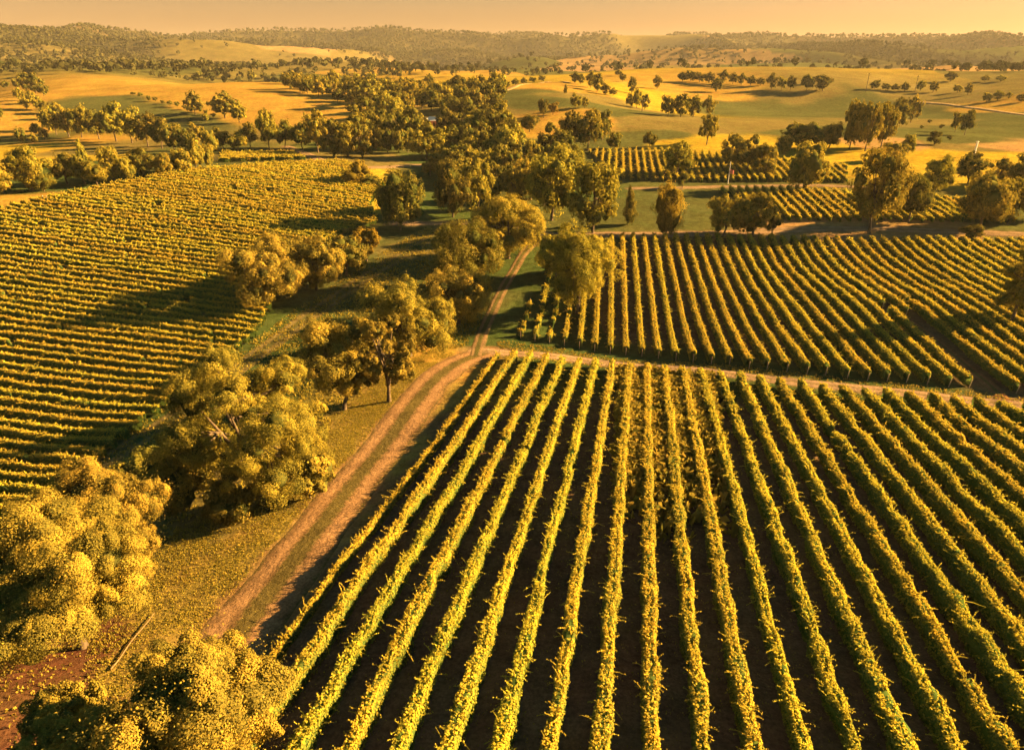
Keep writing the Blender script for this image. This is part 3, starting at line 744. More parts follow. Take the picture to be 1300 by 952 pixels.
def make_tree(kind, H, W, nleaf, leaf, seed):
    """trunk and crown meshes of one tree, standing at the origin"""
    rng = np.random.default_rng(seed)
    lobes = []
    r = W / 2
    if kind == 'gum':
        nl = 26; zc, rz, fork = 0.50 * H, 0.46 * H, 0.18 * H
        for i in range(nl):
            d = unit(rng.normal(size=3) + np.array([0, 0, -0.12])); f = rng.uniform(0.45, 0.82)
            lobes.append((*(d * f * np.array([r, r, rz]) + np.array([0, 0, zc])), rng.uniform(0.24, 0.40) * r))
    elif kind == 'open':
        nl = 32; zc, rz, fork = 0.51 * H, 0.46 * H, 0.18 * H
        for i in range(nl):
            d = unit(rng.normal(size=3) + np.array([0, 0, 0.0])); f = rng.uniform(0.50, 0.88)
            while d[1] < -0.45 and -0.7 < d[2] < 0.05 and abs(d[0] + 0.05) < 0.38: d = unit(rng.normal(size=3))   # a window onto the limbs
            lobes.append((*(d * f * np.array([r, r, rz]) + np.array([0, 0, zc])), rng.uniform(0.18, 0.30) * r))
    elif kind == 'tall':
        nl = 26; zc, rz, fork = 0.56 * H, 0.43 * H, 0.20 * H
        for i in range(nl):
            h = rng.uniform(-0.85, 0.9); rr = math.sqrt(max(0.08, 1 - h * h)); th = rng.uniform(0, 6.283)
            f = rng.uniform(0.35, 0.75)
            lobes.append((r * rr * f * math.cos(th), r * rr * f * math.sin(th), zc + rz * h * 0.88, rng.uniform(0.26, 0.42) * r))
    elif kind == 'round':
        nl = 18; zc, rz, fork = 0.50 * H, 0.42 * H, 0.14 * H
        lobes.append((0, 0, zc, 0.55 * r))
        for i in range(nl):
            d = unit(rng.normal(size=3) + np.array([0, 0, -0.1])); f = rng.uniform(0.48, 0.72)
            lobes.append((*(d * f * np.array([r, r, rz]) + np.array([0, 0, zc])), rng.uniform(0.34, 0.50) * r))
    elif kind == 'poplar':
        nl = 16; zc, rz, fork = 0.52 * H, 0.46 * H, 0.1 * H
        for i in range(nl):
            h = -0.9 + 1.8 * i / (nl - 1); rr = math.sqrt(max(0.1, 1 - abs(h) ** 2.4)); th = rng.uniform(0, 6.283)
            lobes.append((0.4 * r * rr * math.cos(th), 0.4 * r * rr * math.sin(th), zc + rz * h * 0.9, 0.62 * r * rr + 0.12 * r))
    elif kind == 'conifer':
        nl = 14; zc, rz, fork = 0.5 * H, 0.45 * H, 0.1 * H
        for i in range(nl):
            h = i / (nl - 1); th = rng.uniform(0, 6.283); rr = r * (1 - 0.8 * h)
            lobes.append((0.4 * rr * math.cos(th), 0.4 * rr * math.sin(th), H * (0.14 + 0.78 * h), 0.62 * rr + 0.06 * r))
    else:                                     # shrub
        nl = 9; zc, rz, fork = 0.48 * H, 0.40 * H, 0.05 * H
        for i in range(nl):
            d = unit(rng.normal(size=3)); f = rng.uniform(0.35, 0.65)
            lobes.append((*(d * f * np.array([r, r, rz]) + np.array([0, 0, zc])), rng.uniform(0.36, 0.52) * r))
    lobes = np.array(lobes)
    if kind == 'round' and nleaf > 60000: lobes[:, 2] = lobes[:, 2] * 1.08 - 0.09 * H
    lobes[:, 3] = np.minimum(lobes[:, 3], np.maximum(lobes[:, 2] * 0.95, 0.2))
    top = (lobes[:, 2] + lobes[:, 3]).max(); lobes[:, 2] *= H / top
    P, N, puff = crown_pts(rng, lobes, nleaf, 15 if nleaf > 60000 else 9 if nleaf > 8000 else 6)
    P[:, 2] = np.maximum(P[:, 2], 0.05 * H * rng.uniform(0.3, 1, len(P)))
    gc = Geo()
    sz = leaf * rng.uniform(0.65, 1.3, nleaf)
    la, lo_ = 6, 9
    ph = np.linspace(0.12, np.pi - 0.12, la); tt = np.linspace(0, 2 * np.pi, lo_, endpoint=False)
    sph = np.stack([np.sin(ph)[:, None] * np.cos(tt)[None], np.sin(ph)[:, None] * np.sin(tt)[None], np.broadcast_to(np.cos(ph)[:, None], (la, lo_))], -1).reshape(-1, 3)
    sq = [(i * lo_ + j, (i + 1) * lo_ + j, (i + 1) * lo_ + (j + 1) % lo_, i * lo_ + (j + 1) % lo_) for i in range(la - 1) for j in range(lo_)]
    for c in lobes:  # dark balls added inside the crown to block light and deepen shade
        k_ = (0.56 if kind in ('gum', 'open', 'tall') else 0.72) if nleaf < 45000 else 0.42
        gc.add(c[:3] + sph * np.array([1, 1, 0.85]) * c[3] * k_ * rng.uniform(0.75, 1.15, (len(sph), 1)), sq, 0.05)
    tint = np.clip(0.5 + 0.11 * rng.normal(size=nleaf) + 0.5 * (puff - 0.5), 0, 1)
    gc.loose(leaves(P, N, sz * 1.25, sz * 0.8, rng), tint)
    # wood
    gt = Geo()
    big = nleaf > 8000
    sides = 8 if big else 5
    rb = max(0.028 * H, 0.06 * W * 0.5) * (0.8 if kind in ('gum', 'open', 'tall', 'round') else 0.6)
    bend = rng.normal(size=2) * 0.02 * H
    tr = [(0, 0, -0.4), (0.2 * bend[0], 0.2 * bend[1], fork * 0.4), (bend[0], bend[1], fork)]
    tr_r = [rb * 1.35, rb, rb * 0.82]
    if kind in ('poplar', 'conifer'):
        tr += [(0.5 * bend[0], 0, H * 0.6), (0, 0, H * 0.93)]; tr_r += [rb * 0.5, rb * 0.08]
    gt.add(*tube(tr, tr_r, sides))
    fk = np.array([bend[0], bend[1], fork])
    order = np.argsort(-(lobes[:, 3] / r + 1.6 * lobes[:, 2] / H - 0.5 * np.hypot(lobes[:, 0], lobes[:, 1]) / r))
    mains = order[:5] if kind not in ('poplar', 'conifer') else order[:0]
    stems = []
    for li in mains:
        c = lobes[li, :3]; mid = fk + (c - fk) * 0.5 + np.array([0, 0, 0.08 * H]) * rng.uniform(-0.2, 1) + rng.normal(size=3) * 0.02 * H
        pts = [fk - np.array([0, 0, 0.02 * H]), fk + (mid - fk) * 0.5 + rng.normal(size=3) * 0.01 * H, mid, c + rng.normal(size=3) * 0.01 * H]
        gt.add(*tube(pts, [rb * 0.62, rb * 0.5, rb * 0.36, rb * 0.12], sides)); stems.append(mid)
    if len(stems):
        for li in order[5:]:
            c = lobes[li, :3]; s = stems[int(np.argmin([np.linalg.norm(c - m) for m in stems]))]
            mid = (s + c) / 2 + rng.normal(size=3) * 0.03 * H
            gt.add(*tube([s, mid, c], [rb * 0.30, rb * 0.2, rb * 0.07], max(4, sides - 3)))
            if big:
                for _ in range(2):
                    e = c + unit(rng.normal(size=3) + np.array([0, 0, .3])) * lobes[li, 3] * 0.8
                    gt.add(*tube([mid, (mid + e) / 2 + rng.normal(size=3) * 0.01 * H, e], [rb * 0.16, rb * 0.1, rb * 0.04], 4))
    return gt, gc

M_GOLDLEAF = leaf_mat('golden_leaf', (0.045, 0.052, 0.016), (0.180, 0.146, 0.026), (0.400, 0.275, 0.042), 0.20, 0.06)
MATS = {'gold': M_GOLDLEAF, 'gum': M_GUM, 'dark': M_DARK, 'yellow': M_YELL}
NAMES = {'gum': 'gum_tree', 'open': 'gum_tree', 'tall': 'gum_tree', 'round': 'round_tree', 'poplar': 'poplar_tree', 'conifer': 'conifer_tree', 'shrub': 'shrub'}
CATS = {'gum': 'tree', 'open': 'tree', 'tall': 'tree', 'round': 'tree', 'poplar': 'tree', 'conifer': 'tree', 'shrub': 'shrub'}
PROTO = {}
def proto(kind, tone, lod, var):
    """shared meshes for trees further off: a 10 m high, 10 m wide pattern, scaled to each tree"""
    key = (kind, tone, lod, var)
    if key not in PROTO:
        n, lf = {0: (9000, 0.30), 1: (3600, 0.46), 2: (900, 0.85), 3: (260, 1.45)}[lod]
        if kind == 'shrub': n = int(n * 0.5)
        gt, gc = make_tree(kind, 10.0, 10.0, n, lf, hash_seed(kind, lod, var))
        PROTO[key] = (gt.mesh('trunk', M_BARK), gc.mesh('crown', MATS[tone]))
    return PROTO[key]
def hash_seed(*a):
    s = 0
    for c in repr(a): s = (s * 131 + ord(c)) % 1000003
    return s
def real_size(u, v, hpx, wpx):
    p = px([(u, v)])[0]; Zc = depth(p)
    W = wpx * Zc / F; h = hpx * Zc / F
    beta = math.atan2(CAMZ - p[2], math.hypot(p[0], p[1]))
    lo, hi = 0.2 * h, 3 * h
    for _ in range(30):
        H = (lo + hi) / 2
        e = 0.6 * H * math.cos(beta) + math.hypot(0.4 * H * math.cos(beta), W / 2 * math.sin(beta) * 0.8)
        if e < h: lo = H
        else: hi = H
    return p, max(H, 0.8), W, Zc
TREES = 0
def plant(u, v, hpx, wpx, kind, tone, label, group=None, unique=0, leaf=0.24, seed=None):
    global TREES
    p, H, W, Zc = real_size(u, v, hpx, wpx)
    rnd = random.Random(hash_seed(u, v, hpx))
    e = link(NAMES[kind], None, loc=tuple(p), label=label, category=CATS[kind])
    if group: e['group'] = group
    e.rotation_euler = (0, 0, rnd.uniform(0, 6.283))
    if unique:
        e.rotation_euler = (0, 0, 0)
        gt, gc = make_tree(kind, H, W, unique, leaf, seed or hash_seed(u, v))
        link('trunk', gt.mesh('trunk', M_BARK), e); link('crown', gc.mesh('crown', MATS[tone]), e)
    else:
        lod = 0 if Zc < 240 else 1 if Zc < 420 else 2 if Zc < 800 else 3
        mt, mc = proto(kind, tone, lod, rnd.randrange(4 if lod < 2 else 3))
        e.scale = (W / 10, W / 10, H / 10)
        link('trunk', mt, e); link('crown', mc, e)
    TREES += 1
    return e

# --- the big trees near the drone, each grown for its place
plant(106, 822, 190, 216, 'round', 'gold', 'big golden round-crowned tree above the red soil patch', None, 380000, 0.100, 31)
plant(150, 735, 145, 172, 'gum', 'gold', 'broad golden tree just behind the big tree on the red soil', None, 200000, 0.105, 12)
plant(255, 1050, 215, 235, 'round', 'gold', 'leafy golden tree cut off by the bottom edge beside the main track', None, 360000, 0.095, 8)
plant(108, 1000, 128, 150, 'gum', 'gold', 'thinner golden tree at the bottom edge, beside the red soil', None, 170000, 0.095, 19)
plant(338, 628, 190, 222, 'open', 'gold', 'large open gum tree with forked dark trunk beside the main track', None, 240000, 0.115, 5)
plant(235, 648, 82, 105, 'shrub', 'gold', 'half-shaded bushy shrub left of the open forked gum', 'bushes around the open gum', 16000, 0.26, 3)
plant(180, 625, 52, 80, 'shrub', 'dark', 'dark low shrub at the foot of the left hillside vineyard', 'bushes around the open gum', 9000, 0.28, 4)
plant(395, 632, 62, 70, 'shrub', 'gold', 'golden shrub at the track side of the open forked gum', 'bushes around the open gum', 12000, 0.26, 6)
plant(300, 655, 50, 80, 'shrub', 'dark', 'shaded shrub under the open forked gum', 'bushes around the open gum', 9000, 0.26, 7)
plant(437, 520, 112, 96, 'round', 'gold', 'golden gum, nearest the open gum in the clump beside the main track', 'clump beside the main track', 60000, 0.19, 41)
plant(494, 510, 105, 84, 'open', 'gold', 'slim-trunked gum leaning out on dry grass beside the main track', 'clump beside the main track', 50000, 0.19, 42)
plant(520, 452, 105, 122, 'gum', 'gold', 'widest golden gum of the clump beside the main track', 'clump beside the main track', 70000, 0.20, 43)
plant(582, 412, 74, 90, 'round', 'gold', 'golden gum at the track fork end of the clump beside the main track', 'clump beside the main track', 50000, 0.22, 44)
plant(545, 425, 50, 60, 'shrub', 'dark', 'dark shrub behind the widest gum of the track clump', 'clump beside the main track', 7000, 0.33, 45)
plant(596, 366, 92, 100, 'round', 'dark', 'dark dense tree beside the north dirt track', 'pair beside the north track', 50000, 0.26, 51)
plant(645, 328, 80, 104, 'gum', 'gum', 'wide golden-topped gum behind the dark dense tree by the north track', 'pair beside the north track', 50000, 0.27, 52)
plant(733, 398, 112, 104, 'tall', 'gum', 'feathery tall gum standing among the vine rows beyond the cross road', None, 50000, 0.23, 55)
plant(705, 352, 52, 56, 'gum', 'gum', 'smaller gum between the feathery gum and the north track', None, 12000, 0.36, 56)
plant(1283, 412, 96, 56, 'tall', 'gum', 'tall wispy gum at the right edge among the vine rows', None, 15000, 0.32, 57)
plant(340, 390, 88, 108, 'gum', 'gold', 'biggest golden gum of the clump between left vineyard and creek track', 'clump by the creek track', 50000, 0.24, 61)
plant(402, 368, 70, 76, 'gum', 'gold', 'golden gum in the middle of the clump by the creek track', 'clump by the creek track', 36000, 0.26, 62)
plant(440, 350, 52, 60, 'round', 'dark', 'dark gum at the upper end of the clump by the creek track', 'clump by the creek track', 10000, 0.38, 63)
plant(466, 332, 42, 38, 'gum', 'yellow', 'small yellow tree at the upper end of the creek track clump', 'clump by the creek track', 7000, 0.38, 64)

# --- valley trees
V = [
    (508, 292, 76, 58, 'round', 'dark', 'heart-shaped dark tree beside the creek crossing road'),
    (575, 276, 72, 48, 'round', 'dark', 'dark tall-crowned tree right of the creek crossing'),
    (606, 268, 64, 44, 'gum', 'gum', 'golden-edged gum behind the dark tree right of the creek crossing'),
    (650, 250, 32, 40, 'shrub', 'yellow', 'pale yellow bush in the middle of the creek trees'),
    (700, 280, 90, 76, 'tall', 'gum', 'big gum with pale forked trunk above the north track'),
    (752, 296, 92, 72, 'gum', 'gum', 'large gum left of the upper vine block, above the valley road'),
    (797, 286, 48, 24, 'conifer', 'dark', 'small dark pointed tree on the green paddock by the valley road'),
    (845, 300, 66, 36, 'poplar', 'yellow', 'yellow column-shaped poplar beside the valley road'),
    (918, 300, 54, 46, 'gum', 'gum', 'left tree of the clump below the terrace vine block'),
    (955, 300, 56, 62, 'gum', 'gum', 'right and wider tree of the clump below the terrace vine block'),
    (980, 299, 28, 24, 'shrub', 'dark', 'dark bush at the end of the clump below the terrace vine block'),
    (1103, 297, 104, 74, 'tall', 'gum', 'tallest gum with pale trunk, standing on the bare earth of the valley road'),
    (1153, 282, 60, 48, 'tall', 'dark', 'leaning dark gum right of the tallest valley road gum'),
    (1182, 250, 52, 50, 'gum', 'gum', 'spreading gum behind the leaning dark gum'),
    (1244, 291, 74, 68, 'round', 'gum', 'big round gum above the bush on the valley road'),
    (1234, 306, 22, 36, 'shrub', 'dark', 'low dark bush on the valley road under the big round gum'),
    (1278, 284, 62, 50, 'gum', 'gum', 'golden-rimmed gum right of the big round gum'),
    (1312, 280, 60, 52, 'gum', 'dark', 'dark gum at the right edge above the valley road'),
    (1228, 236, 42, 42, 'gum', 'dark', 'flat-topped dark gum behind the big round gum'),
    (1264, 234, 34, 34, 'gum', 'gum', 'small gum in the row behind the golden-rimmed gum'),
    (1296, 240, 44, 40, 'gum', 'dark', 'dark gum at the right edge behind the valley road trees'),
    (1020, 242, 62, 54, 'round', 'gum', 'dense round gum at the end of the upper vine block'),
    (1018, 190, 34, 56, 'round', 'dark', 'broad flat dark tree behind the dense round gum'),
    (995, 196, 24, 24, 'round', 'dark', 'small dark tree left of the broad flat dark tree'),
    (858, 226, 46, 46, 'gum', 'gum', 'gum covering the middle of the upper vine block'),
    (866, 240, 22, 20, 'shrub', 'dark', 'dark bush beside the terrace track'),
    (928, 208, 38, 34, 'gum', 'gum', 'left gum of the three over the upper vine block'),
    (948, 218, 44, 42, 'gum', 'dark', 'middle gum of the three over the upper vine block'),
    (970, 222, 40, 38, 'gum', 'gum', 'right gum of the three over the upper vine block'),
    (1078, 190, 60, 32, 'tall', 'gum', 'pale-trunked gum at the left end of the hilltop gum stand'),
    (1098, 192, 60, 34, 'tall', 'gum', 'second gum in the hilltop gum stand'),
    (1118, 188, 56, 34, 'tall', 'gum', 'third gum in the hilltop gum stand'),
    (1138, 166, 40, 30, 'gum', 'dark', 'fourth gum in the hilltop gum stand'),
    (1156, 156, 34, 22, 'gum', 'gum', 'last gum at the uphill end of the hilltop gum stand'),
    (1052, 188, 32, 34, 'round', 'dark', 'dark rounded tree at the foot of the hilltop gum stand'),
    (1133, 204, 24, 30, 'round', 'gum', 'low round tree just above the tallest valley road gum'),
    (1152, 195, 24, 22, 'round', 'gum', 'low tree between hilltop gum stand and yellow field'),
    (1212, 168, 26, 14, 'gum', 'gum', 'thin gum of the lone pair on the green right hill'),
    (1224, 172, 32, 20, 'gum', 'dark', 'dark gum of the lone pair on the green right hill'),
    (1186, 184, 18, 20, 'gum', 'dark', 'small spreading tree below the lone pair on the right hill'),
    (1205, 179, 7, 8, 'shrub', 'dark', 'tiny shrub right of the small spreading tree on the right hill'),
    (1195, 164, 6, 10, 'shrub', 'dark', 'tiny shrub left of the lone pair on the right hill'),
    (1170, 164, 5, 7, 'shrub', 'dark', 'tiny shrub nearest the hilltop gum stand on the right hill'),
    (1180, 157, 5, 7, 'shrub', 'dark', 'tiny shrub highest on the slope of the right hill'),
    (897, 184, 38, 28, 'open', 'gum', 'see-through pale gum on the yellow paddock'),
    (825, 188, 20, 18, 'round', 'dark', 'small dark tree behind the upper vine block'),
    (848, 148, 26, 20, 'gum', 'dark', 'first gum of the dark stand on the bare paddock'),
    (864, 149, 28, 22, 'gum', 'dark', 'second gum of the dark stand on the bare paddock'),
    (880, 149, 27, 22, 'gum', 'dark', 'third gum of the dark stand on the bare paddock'),
    (899, 147, 24, 20, 'gum', 'gum', 'fourth gum of the dark stand on the bare paddock'),
    (724, 188, 46, 36, 'gum', 'dark', 'left gum of the big clump below the ridge-track hill'),
    (746, 192, 52, 44, 'gum', 'gum', 'middle gum of the big clump below the ridge-track hill'),
    (764, 178, 38, 26, 'gum', 'dark', 'tall back gum of the big clump below the ridge-track hill'),
    (780, 190, 22, 24, 'round', 'dark', 'low right tree of the big clump below the ridge-track hill'),
    (672, 168, 22, 28, 'round', 'dark', 'round dark tree alone at the foot of the ridge-track hill'),
    (690, 150, 24, 16, 'gum', 'dark', 'dark tree of the pair on the near face of the ridge-track hill'),
    (702, 146, 16, 16, 'gum', 'yellow', 'pale tree of the pair on the near face of the ridge-track hill'),
    (731, 139, 20, 16, 'gum', 'gum', 'gum at the foot of the ridge-track hill near the big clump'),
    (742, 138, 14, 12, 'gum', 'gum', 'small gum beside the gum at the foot of the ridge-track hill'),
    (718, 119, 11, 7, 'conifer', 'dark', 'tiny pointed tree on the face of the ridge-track hill'),
    (453, 236, 34, 42, 'shrub', 'yellow', 'tall golden reed-like bush at the upper corner of the left hillside vineyard'),
    (470, 240, 16, 30, 'shrub', 'dark', 'dark low bush beside the golden reed-like bush'),
]
for t in V: plant(*t[:6], t[6])

# --- counted clusters
def cluster(text, group, items):
    items = sorted(items, key=lambda t: t[0])
    for i, t in enumerate(items):
        plant(*t, text.format(ordinal(i + 1)), group)
G_, D_, Y_ = 'gum', 'dark', 'yellow'
cluster('{} tree from the left hedging the hillside vineyard top', 'trees hedging the top of the hillside vineyard', [
    (6, 246, 44, 44, 'round', G_), (42, 242, 56, 52, 'gum', G_), (56, 243, 30, 30, 'round', D_), (86, 234, 42, 40, 'round', D_), (108, 234, 40, 34, 'round', D_), (124, 236, 34, 34, 'round', G_),
    (145, 231, 46, 32, 'gum', G_), (163, 230, 30, 26, 'round', G_), (182, 225, 36, 40, 'gum', D_), (209, 225, 32, 26, 'round', G_), (232, 221, 32, 30, 'round', G_), (250, 218, 40, 26, 'round', G_), (266, 214, 32, 18, 'round', G_), (107, 212, 34, 16, 'conifer', G_)])
cluster('{} tree from the left in the belt below the golden dome hill', 'tree belt below the golden dome hill', [
    (62, 166, 28, 20, 'gum', G_), (72, 172, 36, 24, 'gum', G_), (88, 174, 42, 36, 'gum', G_), (104, 175, 40, 28, 'round', G_), (126, 177, 36, 32, 'round', D_), (148, 180, 50, 40, 'gum', G_), (168, 182, 46, 32, 'gum', G_),
    (188, 186, 42, 36, 'gum', D_), (206, 189, 38, 32, 'round', D_), (222, 192, 36, 30, 'round', D_), (238, 195, 34, 26, 'gum', D_), (252, 184, 28, 24, 'gum', G_), (268, 196, 30, 22, 'round', G_), (284, 190, 28, 26, 'gum', D_), (302, 192, 24, 24, 'round', G_),
    (318, 188, 32, 26, 'gum', D_), (342, 190, 50, 30, 'gum', G_), (362, 188, 34, 28, 'round', D_), (384, 190, 36, 32, 'gum', D_), (404, 194, 52, 38, 'gum', G_), (424, 199, 48, 40, 'gum', D_), (442, 200, 44, 34, 'gum', G_), (460, 200, 44, 34, 'gum', D_)])
cluster('{} tree from the left in the clump between the two golden left paddocks', 'clump between the golden left paddocks', [
    (22, 113, 13, 12, 'round', D_), (8, 113, 10, 12, 'round', D_), (34, 116, 22, 18, 'gum', D_), (46, 119, 25, 24, 'gum', D_), (56, 122, 16, 14, 'gum', D_), (26, 128, 16, 14, 'gum', G_), (40, 132, 16, 14, 'gum', G_), (50, 140, 17, 16, 'gum', G_), (34, 139, 15, 14, 'gum', G_), (60, 145, 16, 16, 'round', D_), (66, 152, 18, 14, 'gum', D_)])
cluster('{} tree from the left of the small group on the dry left paddock edge', 'small group on the dry left paddock edge', [
    (1, 153, 18, 14, 'gum', D_), (29, 182, 20, 16, 'round', D_), (46, 172, 16, 12, 'round', D_), (57, 178, 16, 14, 'gum', D_), (42, 182, 12, 14, 'shrub', G_)])
cluster('{} tree from the left on the face of the golden dome hill', 'trees on the face of the golden dome hill', [
    (248, 146, 29, 28, 'gum', D_), (286, 150, 32, 38, 'gum', D_), (304, 156, 26, 22, 'gum', G_), (262, 156, 12, 12, 'shrub', G_), (252, 100, 9, 12, 'round', D_), (320, 104, 14, 12, 'gum', D_), (334, 100, 6, 8, 'gum', D_)])
cluster('{} shrub from the left in the hedgerow climbing the golden dome hill', 'hedgerow shrubs on the golden dome hill', [
    (170 + 9.2 * i, 123 + 2.35 * i + (i % 3 - 1), 5 + (i * 7) % 4, 8, 'shrub', D_) for i in range(12)])
rw = random.Random(4)
def scatter(poly, n, gap, sizes, kinds):
    out = []
    us = [p[0] for p in poly]; vs = [p[1] for p in poly]; tries = 0
    while len(out) < n and tries < 6000:
        tries += 1
        u, v = rw.uniform(min(us), max(us)), rw.uniform(min(vs), max(vs))
        if not inside(np.array(poly, float), np.array([u]), np.array([v]))[0]: continue
        h = sizes(v) * rw.uniform(0.75, 1.2)
        if any(abs(u - o[0]) < h * gap and abs(v - o[1]) < h * 0.28 for o in out): continue
        k, t = rw.choice(kinds)
        out.append((round(u, 1), round(v, 1), round(h, 1), round(h * rw.uniform(0.8, 1.15), 1), k, t))
    return out
KG = [('gum', G_), ('gum', D_), ('gum', D_), ('round', D_), ('gum', G_)]
cluster('{} tree from the left in the woods around the farm shed', 'woods around the farm shed',
        [t for t in scatter([(445, 130), (470, 116), (520, 120), (545, 108), (562, 121), (600, 114), (636, 122), (640, 150), (626, 170), (652, 190), (636, 208), (575, 212), (490, 196), (452, 190), (448, 172), (486, 160), (468, 146)], 70, 0.42, lambda v: 19 + (v - 110) * 0.34, KG)
         if not (505 < t[0] < 560 and 150 < t[1] < 178)])
cluster('{} dark tree from the left in the dark row below the farm shed', 'dark row below the farm shed', [
    (478, 192, 28, 22, 'round', D_), (492, 194, 30, 24, 'round', D_), (506, 195, 30, 24, 'round', D_), (518, 194, 28, 20, 'round', D_)])
cluster('{} tree from the left in the creek trees above the heart-shaped tree', 'creek trees above the crossing',
        scatter([(560, 212), (640, 208), (700, 200), (728, 215), (690, 262), (628, 262), (600, 240), (560, 235)], 24, 0.40, lambda v: 46, [('gum', G_), ('gum', D_), ('round', G_)])
        + [(546, 224, 26, 26, 'gum', Y_), (566, 238, 34, 30, 'round', D_)])
cluster('{} tree from the left in the belt behind the golden dome hill', 'belt behind the golden dome hill',
        scatter([(356, 108), (400, 106), (455, 112), (470, 132), (440, 134), (400, 122), (365, 114)], 26, 0.45, lambda v: 17 + (v - 108) * 0.25, KG))
cluster('{} tree from the left in the hedge on the ridge-track hill', 'hedge on the ridge-track hill', [
    (622, 118, 12, 12, 'gum', D_), (632, 115, 10, 12, 'gum', D_), (643, 112, 9, 11, 'gum', D_), (654, 109, 9, 11, 'gum', D_), (665, 107, 8, 10, 'gum', D_), (676, 105, 7, 9, 'gum', D_), (688, 104, 8, 9, 'gum', D_)])
cluster('{} tree from the left of the line behind the ridge-track hill', 'line behind the ridge-track hill', [
    (730, 106, 14, 14, 'gum', D_), (737, 107, 12, 12, 'gum', D_), (750, 112, 20, 14, 'gum', G_), (758, 117, 22, 16, 'gum', D_), (768, 121, 14, 14, 'gum', D_), (778, 122, 10, 12, 'gum', G_),
    (802, 119, 20, 12, 'gum', D_), (800, 137, 18, 12, 'gum', G_), (808, 138, 24, 14, 'gum', G_), (818, 139, 18, 14, 'gum', D_), (834, 113, 16, 14, 'gum', G_), (790, 104, 10, 12, 'gum', D_), (785, 97, 8, 10, 'gum', D_)])
cluster('{} tree from the left in the hazy line across the right paddocks', 'hazy line across the right paddocks', [
    (866, 104, 12, 14, 'round', D_), (876, 104, 14, 16, 'gum', D_), (888, 105, 13, 16, 'gum', D_), (900, 106, 14, 14, 'gum', D_), (909, 117, 18, 16, 'gum', D_), (918, 106, 16, 16, 'gum', D_), (930, 107, 14, 14, 'gum', D_), (941, 108, 14, 14, 'gum', D_), (953, 109, 12, 14, 'gum', D_), (965, 109, 10, 14, 'gum', D_),
    (979, 114, 20, 14, 'gum', D_), (992, 114, 16, 12, 'gum', G_), (1003, 115, 18, 14, 'gum', D_), (1024, 115, 20, 18, 'round', D_), (1044, 116, 20, 22, 'round', D_), (1036, 106, 10, 12, 'gum', D_)])
cluster('{} small tree from the left along the far pale road', 'small trees along the far pale road', [
    (1110, 114, 12, 12, 'gum', D_), (1124, 115, 9, 12, 'gum', D_), (1136, 116, 9, 12, 'gum', D_), (1148, 117, 12, 12, 'gum', D_), (1168, 116, 14, 12, 'gum', G_), (1184, 118, 14, 14, 'gum', G_), (1206, 104, 12, 18, 'gum', D_), (1215, 118, 10, 12, 'gum', G_), (1228, 121, 15, 12, 'gum', G_),
    (1252, 130, 12, 12, 'gum', G_), (1266, 128, 12, 14, 'gum', G_), (1280, 126, 9, 8, 'gum', G_), (1296, 130, 10, 14, 'gum', D_), (1250, 104, 8, 12, 'gum', G_), (1270, 104, 8, 12, 'gum', G_)])
print('trees', TREES)

# --- woodland and paddock trees too far off to count: one mass
def far_wood():
    rng = np.random.default_rng(99)
    g = Geo()
    pts = []
    N = 210000
    az = np.radians(rng.uniform(-48, 48, N)); r = np.exp(rng.uniform(math.log(950), math.log(5200), N))
    x, y = r * np.sin(az), r * np.cos(az)
    wood = fbm(x / 700, y / 700, 77, 3)
    line = np.abs(fbm(x / 240, y / 240, 33, 2))
    ridge = sstep(1700, 2700, r)
    p = np.where(line < 0.03, 0.22, 0.008 + 0.05 * sstep(1150, 1500, r) * sstep(0.0, 0.3, fbm(x / 160, y / 160, 91, 3))) * (1 - 0.6 * ridge) + sstep(0.05, 0.35, wood) * 0.30 + ridge * sstep(-0.30, -0.02, wood) * 1.1
    p *= (0.25 + 0.75 * sstep(1000, 2000, r))
    keep = rng.uniform(size=N) < p
    x, y, r = x[keep], y[keep], r[keep]
    if len(x) > 62000: x, y, r = x[:62000], y[:62000], r[:62000]
    z = zground(x, y)
    n = len(x); print('far trees', n)
    k = 18
    H = rng.uniform(6, 12.5, n) * (1 + 0.25 * sstep(2500, 4000, r)); W = H * rng.uniform(0.7, 1.1, n)
    d = unit(rng.normal(size=(n, k, 3)) + np.array([0, 0, 0.3]))
    P = d * np.stack([W * .42, W * .42, H * .36], 1)[:, None] * rng.uniform(0.6, 1.05, (n, k, 1)) + np.stack([x, y, z + H * 0.58], 1)[:, None]
    Nn = d + 0.35 * rng.normal(size=(n, k, 3))
    s = (W * 0.42)[:, None] * rng.uniform(0.7, 1.3, (n, k))
    tint = np.clip(0.3 + 0.25 * rng.uniform(size=(n, 1)) + 0.12 * rng.normal(size=(n, k)), 0, 1)
    g.loose(leaves(P.reshape(-1, 3), Nn.reshape(-1, 3), s.ravel() * 1.1, s.ravel(), rng), tint.ravel())
    link('far_woodland', g.mesh('far_woodland', M_WOOD), kind='stuff', label='hazy woodland and scattered trees over the far hills', category='woodland')
far_wood()

